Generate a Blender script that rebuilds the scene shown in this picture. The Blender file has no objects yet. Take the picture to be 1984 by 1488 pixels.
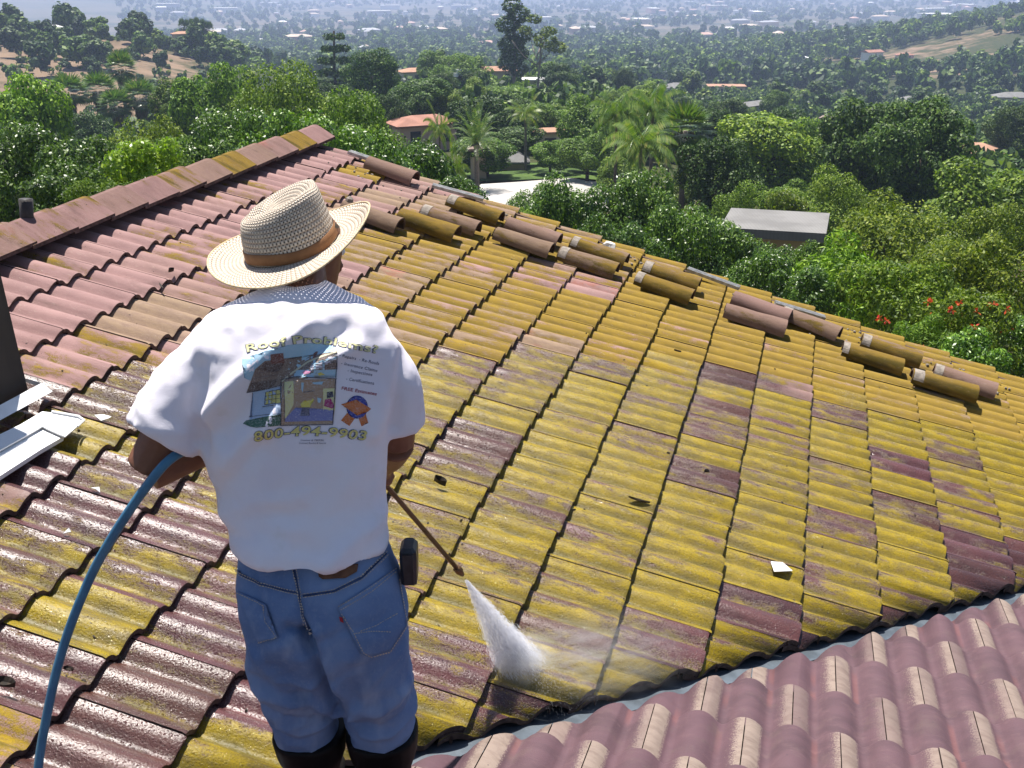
import bpy, bmesh, math, random
import numpy as np
from mathutils import Vector, Matrix, noise as mnoise
from mathutils.bvhtree import BVHTree
random.seed(7); RNG = np.random.default_rng(11)
R = math.radians
SC = bpy.context.scene
COL = SC.collection

# ------------------------------------------------------------------ camera
PITCH, ROLL, FPX = 0.358413344, -0.004736970, 2177.96
def nrm(v):
    v = np.asarray(v, float); return v / np.linalg.norm(v)
_fw = np.array([0, math.cos(PITCH), -math.sin(PITCH)])
_up0 = np.array([0, math.sin(PITCH), math.cos(PITCH)])
_rt0 = np.array([1.0, 0, 0])
RT = _rt0 * math.cos(ROLL) + _up0 * math.sin(ROLL)
UP = -_rt0 * math.sin(ROLL) + _up0 * math.cos(ROLL)
cam_d = bpy.data.cameras.new('camera'); cam = bpy.data.objects.new('camera', cam_d); COL.objects.link(cam)
M3 = Matrix((RT, UP, -_fw)).transposed()
cam.matrix_world = M3.to_4x4()
cam_d.sensor_width = 36.0; cam_d.lens = FPX / 1984 * 36.0
cam_d.clip_start = 0.05; cam_d.clip_end = 30000
SC.camera = cam

# ------------------------------------------------------------------ light
SUN = nrm([-0.13, 0.315, 0.94])
world = bpy.data.worlds.new('World'); SC.world = world; world.use_nodes = True
wn = world.node_tree.nodes; wn.clear()
sky = wn.new('ShaderNodeTexSky'); sky.sky_type = 'NISHITA'; sky.sun_disc = False
sky.sun_elevation = math.asin(SUN[2]); sky.sun_rotation = math.atan2(SUN[0], SUN[1])
sky.air_density = 1.0; sky.dust_density = 0.6
bg = wn.new('ShaderNodeBackground'); bg.inputs['Strength'].default_value = 0.05
wo = wn.new('ShaderNodeOutputWorld')
world.node_tree.links.new(sky.outputs[0], bg.inputs[0]); world.node_tree.links.new(bg.outputs[0], wo.inputs[0])
sun_d = bpy.data.lights.new('sun', 'SUN'); sun_d.energy = 5.0; sun_d.angle = R(0.53); sun_d.color = (1.0, 0.95, 0.88)
sun = bpy.data.objects.new('sun', sun_d); COL.objects.link(sun)
sun.rotation_euler = Vector(SUN).to_track_quat('Z', 'Y').to_euler()
SC.view_settings.view_transform = 'Standard'; SC.view_settings.look = 'None'
SC.view_settings.exposure = 1.05; SC.view_settings.gamma = 1.0; SC.view_settings.use_curve_mapping = False
SC.render.engine = 'CYCLES'
SC.cycles.use_denoising = True
SC.cycles.max_bounces = 6; SC.cycles.diffuse_bounces = 3; SC.cycles.glossy_bounces = 2
SC.cycles.transmission_bounces = 3; SC.cycles.volume_bounces = 1; SC.cycles.transparent_max_bounces = 32
SC.cycles.sample_clamp_indirect = 6.0
SC.cycles.volume_step_rate = 1.0

# ------------------------------------------------------------------ helpers
def tag(o, label=None, cat=None, group=None, kind=None):
    if label: o['label'] = label
    if cat: o['category'] = cat
    if group: o['group'] = group
    if kind: o['kind'] = kind
    return o
WLOC = {}
def empty(name, loc, label=None, cat=None, group=None, rz=0.0):
    o = bpy.data.objects.new(name, None); COL.objects.link(o)
    o.location = loc; o.rotation_euler = (0, 0, rz); o.empty_display_size = 0.2
    WLOC[o.name] = np.array(loc, float)
    return tag(o, label, cat, group)
def wloc(o): return WLOC.get(o.name, np.zeros(3))
def link(name, me, parent=None, loc=None):
    """one object; its mesh is in world axes about loc (world)"""
    o = bpy.data.objects.new(name, me); COL.objects.link(o)
    L = np.array(loc if loc is not None else (wloc(parent) if parent else (0, 0, 0)), float)
    WLOC[o.name] = L
    if parent is not None: o.parent = parent; o.location = L - wloc(parent)
    else: o.location = L
    return o
class MB:
    def __init__(s): s.v = []; s.f = []; s.m = []
    def add(s, verts, faces, mi=0):
        b = len(s.v); s.v += [tuple(map(float, p)) for p in verts]
        s.f += [tuple(b + i for i in f) for f in faces]; s.m += [mi] * len(faces)
    def box(s, c, ax, ay, az, mi=0):
        c, ax, ay, az = map(np.asarray, (c, ax, ay, az))
        P = [c + i * ax + j * ay + k * az for i in (-1, 1) for j in (-1, 1) for k in (-1, 1)]
        F = [(0, 1, 3, 2), (4, 6, 7, 5), (0, 4, 5, 1), (2, 3, 7, 6), (0, 2, 6, 4), (1, 5, 7, 3)]
        if np.dot(np.cross(ax, ay), az) < 0: F = [f[::-1] for f in F]
        s.add(P, F, mi)
    def loft(s, rings, close=True, cap=True, mi=0):
        n = len(rings[0]); V = [p for r in rings for p in r]; F = []
        for i in range(len(rings) - 1):
            for j in range(n if close else n - 1):
                k = (j + 1) % n
                F.append((i * n + j, i * n + k, (i + 1) * n + k, (i + 1) * n + j))
        if cap and close:
            F.append(tuple(range(n))[::-1]); F.append(tuple((len(rings) - 1) * n + j for j in range(n)))
        s.add(V, F, mi)
    def tube(s, pts, rad, n=10, mi=0, cap=True):
        pts = [np.asarray(p, float) for p in pts]; rings = []
        rad = rad if hasattr(rad, '__len__') else [rad] * len(pts)
        t0 = nrm(pts[1] - pts[0]); a = nrm(np.cross(t0, [0.13, 0.2, 1.0])) if abs(t0[2]) < .95 else nrm(np.cross(t0, [1, 0.1, 0]))
        for i, p in enumerate(pts):
            t = nrm(pts[min(i + 1, len(pts) - 1)] - pts[max(i - 1, 0)])
            a = nrm(a - t * np.dot(a, t)); b = np.cross(t, a)
            rings.append([p + rad[i] * (math.cos(q) * a + math.sin(q) * b) for q in [2 * math.pi * k / n for k in range(n)]])
        s.loft(rings, True, cap, mi)
    def mesh(s, name, mats, off=(0, 0, 0), smooth=False):
        me = bpy.data.meshes.new(name); off = np.asarray(off, float)
        v = np.array(s.v, float) - off
        me.from_pydata(v.tolist(), [], s.f)
        for m in (mats if isinstance(mats, (list, tuple)) else [mats]): me.materials.append(m)
        me.polygons.foreach_set('material_index', s.m)
        if smooth: me.polygons.foreach_set('use_smooth', [True] * len(s.f))
        me.update(); return me
    def build(s, name, mats, parent=None, loc=None, smooth=False):
        L = np.array(loc if loc is not None else (wloc(parent) if parent else (0, 0, 0)), float)
        return link(name, s.mesh(name, mats, L, smooth), parent, L)
def smooth_path(pts, n):
    """Catmull-Rom through pts"""
    P = np.asarray(pts, float); P = np.vstack([2 * P[0] - P[1], P, 2 * P[-1] - P[-2]]); out = []
    segs = len(P) - 3
    for q in np.linspace(0, segs - 1e-6, n):
        i = int(q); t = q - i; a, b, c, d = P[i:i + 4]
        out.append(.5 * ((2 * b) + (c - a) * t + (2 * a - 5 * b + 4 * c - d) * t * t + (3 * b - a - 3 * c + d) * t ** 3))
    return out
def ray(px, py):
    return _fw + RT * ((px - 992) / FPX) + UP * (-(py - 744) / FPX)
def aty(px, py, Y):
    D = ray(px, py); return D * (Y / D[1])
def onplane(px, py, n, c):
    D = ray(px, py); return D * (c / (D @ n))

# ------------------------------------------------------------------ material helper
class NT:
    def __init__(s, name):
        s.mat = bpy.data.materials.new(name); s.mat.use_nodes = True
        s.t = s.mat.node_tree; s.t.nodes.clear(); s.out = s.n('OutputMaterial')
    def n(s, typ, ins=None, **kw):
        nd = s.t.nodes.new('ShaderNode' + typ)
        for k, v in kw.items(): setattr(nd, k, v)
        if ins:
            for k, v in ins.items(): s.set(nd, k, v)
        return nd
    def set(s, nd, k, v):
        sock = nd.inputs[k]
        if isinstance(v, bpy.types.NodeSocket): s.t.links.new(v, sock)
        elif isinstance(v, bpy.types.Node): s.t.links.new(v.outputs[0], sock)
        else:
            if sock.type == 'RGBA' and len(v) == 3: v = (*v, 1)
            sock.default_value = v
    def noise(s, vec, scale, detail=4, rough=.55, dist=0.0):
        return s.n('TexNoise', {'Vector': vec, 'Scale': scale, 'Detail': detail, 'Roughness': rough, 'Distortion': dist}).outputs['Fac']
    def ramp(s, fac, stops, interp='LINEAR'):
        nd = s.n('ValToRGB', {'Fac': fac}); cr = nd.color_ramp; cr.interpolation = interp
        while len(cr.elements) < len(stops): cr.elements.new(.5)
        for e, (p, c) in zip(cr.elements, stops):
            e.position = p; e.color = (c, c, c, 1) if not hasattr(c, '__len__') else (*c, 1)
        return nd.outputs[0]
    def mix(s, fac, a, b, blend='MIX'):
        nd = s.n('Mix', data_type='RGBA', blend_type=blend)
        s.set(nd, 0, fac); s.set(nd, 6, a); s.set(nd, 7, b); return nd.outputs[2]
    def math(s, op, a, b=0.0, clamp=False):
        nd = s.n('Math', operation=op, use_clamp=clamp); s.set(nd, 0, a); s.set(nd, 1, b); return nd.outputs[0]
    def step(s, x, lo, hi):
        nd = s.n('MapRange', {'Value': x, 'From Min': lo, 'From Max': hi}, interpolation_type='SMOOTHSTEP'); return nd.outputs[0]
    def bump(s, h, strength, dist):
        return s.n('Bump', {'Height': h, 'Strength': strength, 'Distance': dist}).outputs[0]
    def bsdf(s, color, rough=.8, spec=.3, normal=None, metal=0.0, **kw):
        nd = s.n('BsdfPrincipled', {'Base Color': color, 'Roughness': rough, 'Specular IOR Level': spec, 'Metallic': metal})
        if normal is not None: s.set(nd, 'Normal', normal)
        for k, v in kw.items(): s.set(nd, k, v)
        return nd.outputs[0]
    def done(s, sh, vol=None):
        if sh is not None: s.t.links.new(sh, s.out.inputs['Surface'])
        if vol is not None: s.t.links.new(vol, s.out.inputs['Volume'])
        return s.mat
    def pos(s): return s.n('NewGeometry').outputs['Position']
    def obj(s): return s.n('TexCoord').outputs['Object']
    def scaled(s, vec, sc):
        nd = s.n('VectorMath', operation='MULTIPLY'); s.set(nd, 0, vec); s.set(nd, 1, sc); return nd.outputs[0]
def simple(name, c1, c2, scale=8.0, rough=.8, spec=.3, bump=0.0, metal=0.0, lo=.35, hi=.65, det=5, **kw):
    t = NT(name); p = t.pos()
    c = t.mix(t.step(t.noise(p, scale, det), lo, hi), c1, c2)
    nrmn = t.bump(t.noise(p, scale * 3.1, 4), bump, .01) if bump else None
    return t.done(t.bsdf(c, rough, spec, nrmn, metal, **kw))
# ------------------------------------------------------------------ the tiled house roof
EXP = 0.345                       # tile exposure (m)
BP = 0.423633449 * EXP            # barrel pitch
rD = np.array([0.25942869, 0.96576227, 0.0]); dD = np.array([0.93041963, -0.24993474, -0.26805212]); nD = np.array([0.25887462, -0.06954041, 0.96340441])
rD, dD, nD = nrm(rD), nrm(dD), nrm(nD)
PC = -6.80431122 * EXP            # X.n of the crest plane
def PM(n, m, z=0.0): return dD * EXP * (n - 8.77866642) + rD * (m + 29.4768674) * BP + nD * (PC + z)
def NM(X): return X @ dD / EXP + 8.77866642, X @ rD / BP - 29.4768674
def px_main(px, py, z=0.0): return onplane(px, py, nD, PC + z)
eD = np.array([rD[1], -rD[0], 0.0])
V0 = np.array([-.12, 2.896, -2.195]); V1 = np.array([2.034, 4.401, -2.666]); vD = V1 - V0
t2 = math.atan(-vD[2] / (vD @ rD)); d2 = nrm(rD * math.cos(t2) - np.array([0, 0, 1.]) * math.sin(t2)); n2 = nrm(np.cross(eD, d2))
def PN(s, b, z=0.0): return V0 + d2 * EXP * s + eD * BP * b + n2 * z
def valley_m(n): return -10.4 + 2.72 * (n - 8.1)
vH = nrm([vD[0], vD[1], 0]); vN = np.array([-vH[1], vH[0], 0])   # plan normal of the valley, to the main slope
def to_px(X):
    z = X @ _fw; return 992 + FPX * (X @ RT) / z, 744 - FPX * (X @ UP) / z, z

def tile_material(name, near=False, plain=False, shade=1.0):
    t = NT(name); P = t.pos()
    q = t.n('CombineXYZ', {0: t.math('MULTIPLY', t.n('VectorMath', {0: P, 1: tuple(dD)}, operation='DOT_PRODUCT').outputs['Value'], .33),
                           1: t.n('VectorMath', {0: P, 1: tuple(rD)}, operation='DOT_PRODUCT').outputs['Value'],
                           2: t.n('VectorMath', {0: P, 1: tuple(nD)}, operation='DOT_PRODUCT').outputs['Value']}).outputs[0]
    info = t.n('ObjectInfo'); sep = t.n('SeparateColor', {0: info.outputs['Color']})
    li, tone, wet = sep.outputs[0], sep.outputs[1], sep.outputs[2]
    rnd = info.outputs['Random']
    off = t.n('VectorMath', {0: q, 1: t.n('CombineXYZ', {0: t.math('MULTIPLY', rnd, 37.0), 1: t.math('MULTIPLY', rnd, 11.0)}).outputs[0]}, operation='ADD').outputs[0]
    big = t.noise(off, 9, 4, .6, .4); mid = t.noise(off, 34, 5, .65); fine = t.noise(P, 210, 3, .7); grit = t.noise(P, 420, 2, .6)
    if near:
        base = t.mix(t.step(big, .35, .68), (.102, .056, .067), (.076, .043, .052))
        base = t.mix(t.math('MULTIPLY', t.step(mid, .52, .7), .4), base, (.14, .082, .088))
        base = t.mix(t.math('MULTIPLY', t.step(rnd, .5, .95), .45), base, (.095, .050, .062))
        o = t.n('SeparateXYZ', {0: t.obj()}); y = o.outputs[1]
        a = t.math('MULTIPLY', t.math('GREATER_THAN', y, BP * 1.62), t.step(t.math('ADD', t.math('MULTIPLY', fine, 1.0), t.math('MULTIPLY', t.step(y, BP * 1.62, BP * 1.78), .5)), .5, .62))
        b = t.math('MULTIPLY', t.math('LESS_THAN', y, BP * .36), t.step(t.math('SUBTRACT', t.math('ADD', fine, t.math('MULTIPLY', tone, .16)), t.math('MULTIPLY', t.step(y, 0.0, BP * .36), .35)), .36, .5))
        cream = t.mix(t.step(mid, .4, .7), (.25, .195, .16), (.18, .135, .11))
        amt = 0.0 if plain else t.n('MapRange', {'Value': rnd, 'From Min': 0.0, 'From Max': .5, 'To Min': .35, 'To Max': .92}).outputs[0]
        base = t.mix(t.math('MULTIPLY', t.math('MAXIMUM', a, b), amt), base, cream)
        base = t.mix(t.math('MULTIPLY', t.step(t.noise(P, 8, 5, .7), .52, .72), .45), base, (.11, .075, .07))
        red = t.math('MULTIPLY', t.step(t.math('ABSOLUTE', t.math('SUBTRACT', t.math('MODULO', y, BP), BP * .52)), BP * .10, BP * .03), t.step(t.noise(P, 3.0, 2), .5, .62))
        base = t.mix(t.math('MULTIPLY', red, .16), base, (.30, .09, .06))
        base = t.mix(t.step(t.noise(P, 60, 2), .74, .78), base, (.06, .04, .05))
        nb = t.bump(t.math('ADD', fine, t.math('MULTIPLY', mid, .6)), .3, .004)
        return t.done(t.bsdf(base, .72, .3, nb))
    clean = t.mix(t.step(big, .3, .7), (.325, .200, .190), (.235, .142, .136))
    clean = t.mix(t.step(tone, .3, .9), clean, t.mix(t.step(mid, .35, .7), (.275, .195, .13), (.22, .152, .115)))
    clean = t.mix(t.math('MULTIPLY', t.step(fine, .55, .75), .35), clean, (.55, .42, .38))
    red = t.math('MULTIPLY', t.step(t.noise(P, 1.7, 3), .64, .70), t.step(mid, .35, .6))
    clean = t.mix(t.math('MULTIPLY', red, .45), clean, (.40, .12, .09))
    ly = t.mix(t.step(mid, .33, .68), (.215, .148, .008), (.350, .240, .003))
    ly = t.mix(t.step(fine, .45, .7), ly, (.17, .115, .022))
    ly = t.mix(t.math('MULTIPLY', t.step(t.noise(off, 16, 5, .7), .50, .66), .75), ly, (.135, .095, .035))
    wet0 = t.step(wet, .3, .7)
    ly = t.mix(t.math('MULTIPLY', t.math('SUBTRACT', 1.0, wet0), .62), ly, (.250, .165, .050))
    broad = t.noise(q, 5.5, 3, .6)
    field = t.math('ADD', t.math('ADD', t.math('MULTIPLY', big, .26), t.math('MULTIPLY', broad, .30)), t.math('ADD', t.math('MULTIPLY', mid, .30), t.math('MULTIPLY', fine, .26)))
    oy = t.math('DIVIDE', t.n('SeparateXYZ', {0: t.obj()}).outputs[1], BP)
    ph = t.math('ABSOLUTE', t.math('SUBTRACT', oy, t.math('ROUND', oy)))          # 0 on the crest, .5 in the pan
    field = t.math('ADD', field, t.math('MULTIPLY', t.math('SUBTRACT', ph, .25), .16))
    field = t.math('ADD', t.math('MULTIPLY', t.math('SUBTRACT', field, .5), 1.85), .5)
    thr = t.math('SUBTRACT', .92, t.math('MULTIPLY', li, .74))
    mask = t.step(t.math('SUBTRACT', field, thr), -.06, .09)
    mask = t.math('MULTIPLY', mask, t.math('GREATER_THAN', li, .03))
    ly = t.mix(t.math('MULTIPLY', t.step(ph, .24, .46), t.step(t.noise(q, 20, 4), .30, .62)), ly, (.115, .088, .018))
    col = t.mix(mask, clean, ly)
    col = t.mix(t.math('MULTIPLY', t.step(t.math('ADD', t.noise(q, 13, 5, .7), t.math('MULTIPLY', ph, .18)), .58, .74), .6), col, t.mix(.5, col, (.075, .055, .045)))
    col = t.mix(t.math('MULTIPLY', t.step(t.noise(off, 75, 3, .7), .60, .72), .3), col, (.42, .36, .30))
    wfield = t.step(t.math('ADD', wet, t.math('MULTIPLY', t.math('SUBTRACT', t.noise(P, 2.2, 4), .5), .7)), .38, .62)
    dark = t.mix(mask, t.mix(t.step(big, .3, .7), (.33, .205, .215), (.23, .15, .17)), (.86, .90, .8))
    col = t.mix(wfield, col, t.mix(1.0, col, dark, 'MULTIPLY'))
    col = t.mix(t.step(t.noise(P, 46, 2), .735, .77), col, (.05, .04, .04))
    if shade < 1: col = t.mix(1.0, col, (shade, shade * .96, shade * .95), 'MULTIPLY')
    drop = t.step(t.noise(P, 150, 2, .5), .55, .61)                # standing drops and grains that catch the sun
    wr = t.math('ADD', t.math('MULTIPLY', mask, .14), .30)
    wr = t.mix(drop, wr, (.05, .05, .05))
    rough = t.mix(wfield, (.86, .86, .86), wr)
    spec = t.n('MapRange', {'Value': wfield, 'To Min': .18, 'To Max': 1.0}).outputs[0]
    spec = t.math('MULTIPLY', spec, t.math('SUBTRACT', 1.0, t.math('MULTIPLY', t.math('ADD', .42, t.math('MULTIPLY', mask, .30)), t.math('SUBTRACT', 1.0, drop))))
    h = t.math('ADD', t.math('MULTIPLY', fine, .8), t.math('ADD', t.noise(P, 135, 2, .5), t.math('MULTIPLY', mask, .5)))
    nb = t.n('Bump', {'Height': h, 'Strength': 1.0, 'Distance': t.n('MapRange', {'Value': t.math('MULTIPLY', drop, wfield), 'To Min': .0014, 'To Max': .0046}).outputs[0]}).outputs[0]
    return t.done(t.bsdf(col, rough, spec, nb))
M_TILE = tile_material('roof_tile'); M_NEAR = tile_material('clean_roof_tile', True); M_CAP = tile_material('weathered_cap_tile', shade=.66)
M_NEAR2 = tile_material('clean_roof_tile_field', True, True)
M_FELT = simple('roof_felt', (.035, .028, .026), (.06, .05, .045), 12, .95)
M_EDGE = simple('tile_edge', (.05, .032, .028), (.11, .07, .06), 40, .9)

HB = .037                          # barrel height
def prof(y):                       # y in barrels, crest at integers; 0 at the crest
    f = abs(y - round(y))
    return -HB * min(1.0, (f / .44) ** 2.1)
NP = 10
def tile_geo(x0, x1, tilt, y0=0.0, y1=2.0, gap=.012, th=.021):
    """tile from x0 (head) to x1 (butt), local X downslope, Y across, Z up"""
    k = int(round((y1 - y0) * NP)); ys = [y0 + gap + (y1 - y0 - 2 * gap) * i / k for i in range(k + 1)]
    mb = MB()
    top = [[(x, y * BP, prof(y) + tilt * (x - x1)) for y in ys] for x in (x0, x1 - .012, x1)]
    top[2] = [(x, y, z - .004) for x, y, z in top[2]]
    mb.loft(top, False, False)
    edge = [top[2], [(x - .002, y, z - th) for x, y, z in top[2]], [(x - .06, y, z - th - .001) for x, y, z in top[2]]]
    mb.loft(edge, False, False, 1)
    for j in (0, len(ys) - 1):
        a, b = top[0][j], top[2][j]; q = [a, b, (b[0], b[1], b[2] - th), (a[0], a[1], a[2] - th)]
        mb.add(q, [(0, 1, 2, 3) if j == 0 else (3, 2, 1, 0)], 1)
    return mb
TILT = .029 / EXP
def tile_mesh(name, mats, mb):
    me = mb.mesh(name, mats); sm = [p.material_index == 0 for p in me.polygons]
    me.polygons.foreach_set('use_smooth', sm)
    bm = bmesh.new(); bm.from_mesh(me); bmesh.ops.recalc_face_normals(bm, faces=bm.faces)
    up = sum(f.normal.z * f.calc_area() for f in bm.faces if f.material_index == 0)
    if up < 0: bmesh.ops.reverse_faces(bm, faces=bm.faces)
    bm.to_mesh(me); bm.free(); return me
def cut_mesh(me, mat, co, no, name):
    """keep the side of the plane opposite to no (world co, no); mat = tile matrix"""
    inv = mat.inverted(); bm = bmesh.new(); bm.from_mesh(me)
    c = inv @ Vector(co); nn = (inv.to_3x3() @ Vector(no)).normalized()
    bmesh.ops.bisect_plane(bm, geom=bm.verts[:] + bm.edges[:] + bm.faces[:], plane_co=c, plane_no=nn, clear_outer=True)
    bd = [e for e in bm.edges if e.is_boundary and all(abs((v.co - c).dot(nn)) < 1e-4 for v in e.verts)]
    if bd:                                              # cut face: a skirt down from the cut edge
        r = bmesh.ops.extrude_edge_only(bm, edges=bd)
        for g in r['geom']:
            if isinstance(g, bmesh.types.BMVert): g.co.z -= .022
            if isinstance(g, bmesh.types.BMFace): g.material_index = 1; g.smooth = False
    if not bm.faces: bm.free(); return None
    m2 = bpy.data.meshes.new(name); bm.to_mesh(m2); bm.free()
    for m in me.materials: m2.materials.append(m)
    return m2

HB0 = np.array([0.6, 5.0, -5.6])
house = empty('house', HB0, 'pink and yellow tiled house with a worker standing on its wet roof', 'house')
deckA = MB()
cn = [(-1.35, -26), (-1.35, 28.35), (17.5, 27.9), (17.5, valley_m(17.5)), (2.6, valley_m(2.6))]
deckA.add([PM(a, b, -.085) for a, b in cn] + [PM(a, b, -.16) for a, b in cn], [(0, 4, 3, 2, 1), (5, 6, 7, 8, 9)] + [(i, (i + 1) % 5, (i + 1) % 5 + 5, i + 5) for i in range(5)])
roofA = deckA.build('roof', M_FELT, house)
tag(roofA, 'weathered roof slope with mauve tiles and yellow lichen')
deckB = MB()
cn = [PN(s, b, -.085) for s, b in [(-6, -9), (-6, 22)]]
vl = [V0 + vD * q - vN * .05 for q in (-1.6, 2.4)]
cn += [vl[1] - n2 * .085, vl[0] - n2 * .085]
deckB.add(cn + [c - n2 * .07 for c in cn], [(0, 1, 2, 3), (7, 6, 5, 4)] + [(i, i + 4, (i + 1) % 4 + 4, (i + 1) % 4) for i in range(4)])
roofB = deckB.build('roof', M_FELT, house)
tag(roofB, 'clean mauve tiled roof slope with cream patches, nearest the viewer')

def frame(X, Y, Z, o): return Matrix(((X[0], Y[0], Z[0], o[0]), (X[1], Y[1], Z[1], o[1]), (X[2], Y[2], Z[2], o[2]), (0, 0, 0, 1)))
PROTO = tile_mesh('roof_tile', [M_TILE, M_EDGE], tile_geo(-.405, 0.0, TILT))
PROTO1 = tile_mesh('roof_tile', [M_TILE, M_EDGE], tile_geo(-.405, 0.0, TILT, 0, 1))
PROTN = tile_mesh('roof_tile', [M_NEAR, M_EDGE], tile_geo(-.405, 0.0, TILT))
def hsh(a, b, k=0):
    return (math.sin(a * 127.1 + b * 311.7 + k * 74.7) * 43758.5453) % 1.0
def sm(x, a, b):
    t = min(1, max(0, (x - a) / (b - a))); return t * t * (3 - 2 * t)
def tile_colour(n, k):
    m = k + 1.0; h1, h2, h3 = hsh(n, k, 1), hsh(n, k, 2), hsh(n, k, 3)
    big = mnoise.noise(Vector((n * .33, m * .13, 3.1)))
    L = .02 + sm(n, .4, 4.5) * .535 + sm(n, 6.0, 9.5) * .13 + big * .20
    if n <= 0: L = .02 if h1 < .8 else .22
    if n == 1: L = (.03 if m < 9 else .34 * sm(m, 9, 20)) + (.25 if h1 > .84 else 0)
    left = sm(m, -4, -9) * sm(n, 7.2, 5.0)               # freshly washed, lower left
    L = L * (1 - .50 * left) + (.30 if left > .3 and h2 > .80 else 0)
    L += (h1 - .5) * .24
    if h2 > .92 and n > 2: L -= .22
    if n >= 10 and h3 < .18 and m < 18: L -= .30
    if n >= 6 and m < valley_m(n) + 3.0 and h2 < .5: L -= .15
    L = min(.86, max(.0 if n < 1 else .06, L))
    b = np.interp(n, [0, 2, 5, 7, 10, 15], [-9, -3.2, 4.5, 11, 15.5, 19])
    wet = sm(m, b + 2.2, b - 2.2)
    tone = .25 + .75 * hsh(n, k, 12) if n > 1 else .1 + .35 * h3
    return (L, tone, wet, 1)
rows = []
for n in range(-1, 19):
    for k in range(-30, 30):
        if (k - n) % 2: continue
        if k + 2 < valley_m(n - 1.15) or k > 28: continue
        rows.append((n, k))
cand = []
for n, k in rows:
    c = PM(n - .5, k + 1); x, y, z = to_px(c)
    if z < .3: continue
    inside = -70 < x < 2054 and -50 < y < 1560
    if not inside and not (-420 < x < 2500 and -50 < y < 1900): continue
    if n == 18 and False: continue
    cand.append((inside, z, n, k))
near = []
for s in range(-4, 13):
    for b0 in range(-8, 22):
        b = b0 + .53
        if (b0 - (7 if s % 2 else 8)) % 2: continue
        c = PN(s - .5, b + 1); x, y, z = to_px(c)
        if (c - V0) @ vN > .26: continue
        if z < .25 or not (-420 < x < 2500 and 700 < y < 2300): continue
        inside = -80 < x < 2064 and y < 1600
        near.append((inside, z, s, b))
STUFF_A, STUFF_B = [], []
def tile_obj(me, mat, parent, col):
    o = bpy.data.objects.new('roof_tile', me); COL.objects.link(o); o.parent = parent
    w = wloc(parent); o.matrix_local = Matrix.Translation(Vector(-w)) @ mat
    o.color = col; return o
V0b = V0 + np.array([0, 0, -.0])
for inside, z, n, k in cand:
    jit = (hsh(n, k, 5) - .5)
    O = PM(n, k, (hsh(n, k, 6) - .5) * .007) + dD * (jit * .012)
    if n == -1: continue
    X = nrm(dD + rD * (hsh(n, k, 7) - .5) * .012); Y = nrm(np.cross(nD, X)); mat = frame(X, Y, np.cross(X, Y), O)
    me = PROTO if k < 28 else PROTO1
    if k < valley_m(n + .2) + .4:
        me = cut_mesh(me, mat, V0, -vN, 'roof_tile')
        if me is None: continue
    if inside: tile_obj(me, mat, roofA, tile_colour(n, k))
    else: STUFF_A.append((me, mat))
for inside, z, s, b in near:
    O = PN(s, b, (hsh(s, b, 6) - .5) * .004) + d2 * (hsh(s, b, 5) - .5) * .01
    # local X = downslope, Y must be -e (right handed with n2)
    Y = np.cross(n2, d2)
    mat = frame(d2, Y, n2, PN(s, b + 2, (hsh(s, b, 6) - .5) * .004) if Y @ eD < 0 else O)
    me = PROTN; c = PN(s, b + 1)
    if (c - V0) @ vN > -.75:
        me = cut_mesh(PROTN, mat, V0 - vN * .105, vN, 'roof_tile')
        if me is None: continue
    if inside: tile_obj(me, mat, roofB, (0, hsh(s, b, 9), 0, 1))
    else: STUFF_B.append((me, mat))
def join(name, items, parent, mats, col):
    bm = bmesh.new(); W = Matrix.Translation(Vector(-wloc(parent)))
    for me, mat in items:
        nv = len(bm.verts); bm.from_mesh(me); bm.verts.ensure_lookup_table()
        bmesh.ops.transform(bm, matrix=W @ mat, verts=bm.verts[nv:])
    me = bpy.data.meshes.new(name); bm.to_mesh(me); bm.free()
    for m in mats: me.materials.append(m)
    o = bpy.data.objects.new(name, me); COL.objects.link(o); o.parent = parent; o.color = col; o['kind'] = 'stuff'; return o
if STUFF_A: join('roof_tile_field', STUFF_A, roofA, [M_TILE, M_EDGE], (.5, .5, .5, 1))
if STUFF_B: join('roof_tile_field', STUFF_B, roofB, [M_NEAR2, M_EDGE], (0, .5, 0, 1))
print('TILES', sum(1 for o in bpy.data.objects if o.name.startswith('roof_tile')), len(STUFF_A), len(STUFF_B))

# ridge caps: folded tiles stepping along the ridge
lD = nrm(np.array([-dD[0], -dD[1], dD[2]]))          # down the far slope
def cap_mesh():
    mb = MB(); L = .385; wing = .18; th = .020
    def ring(x, lift, dz):
        pts = []
        for q, side in ((wing, 1), (.05, 1), (.018, 1), (0, 0), (.018, -1), (.05, -1), (wing, -1)):
            dv = dD if side >= 0 else lD
            p = rD * x + dv * q + np.array([0, 0, lift + dz - (.008 if q == 0 else 0.003 if q < .02 else 0) - max(0, q - .018) * .30])
            pts.append(p)
        return pts
    top = [ring(x, l, 0) for x, l in ((0, .004), (L, .019))]
    bot = [ring(x, l, -th) for x, l in ((0, .004), (L, .019))]
    n = 7
    mb.loft(top, False, False)
    mb.loft(bot[::-1], False, False, 1)
    for a, b in ((top[0], bot[0]), (bot[1], top[1])): mb.loft([a, b], False, False, 1)
    mb.add([top[0][0], top[1][0], bot[1][0], bot[0][0]], [(0, 1, 2, 3)], 1); mb.add([top[0][6], top[1][6], bot[1][6], bot[0][6]], [(3, 2, 1, 0)], 1)
    me = mb.mesh('ridge_tile', [M_CAP, M_EDGE]); 
    bm = bmesh.new(); bm.from_mesh(me); bmesh.ops.recalc_face_normals(bm, faces=bm.faces); bm.to_mesh(me); bm.free()
    return me
CAPM = cap_mesh()
lichcap = {2: .0, 5: .75, 8: .8, 9: 0.05}
m0 = 29.2
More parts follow.
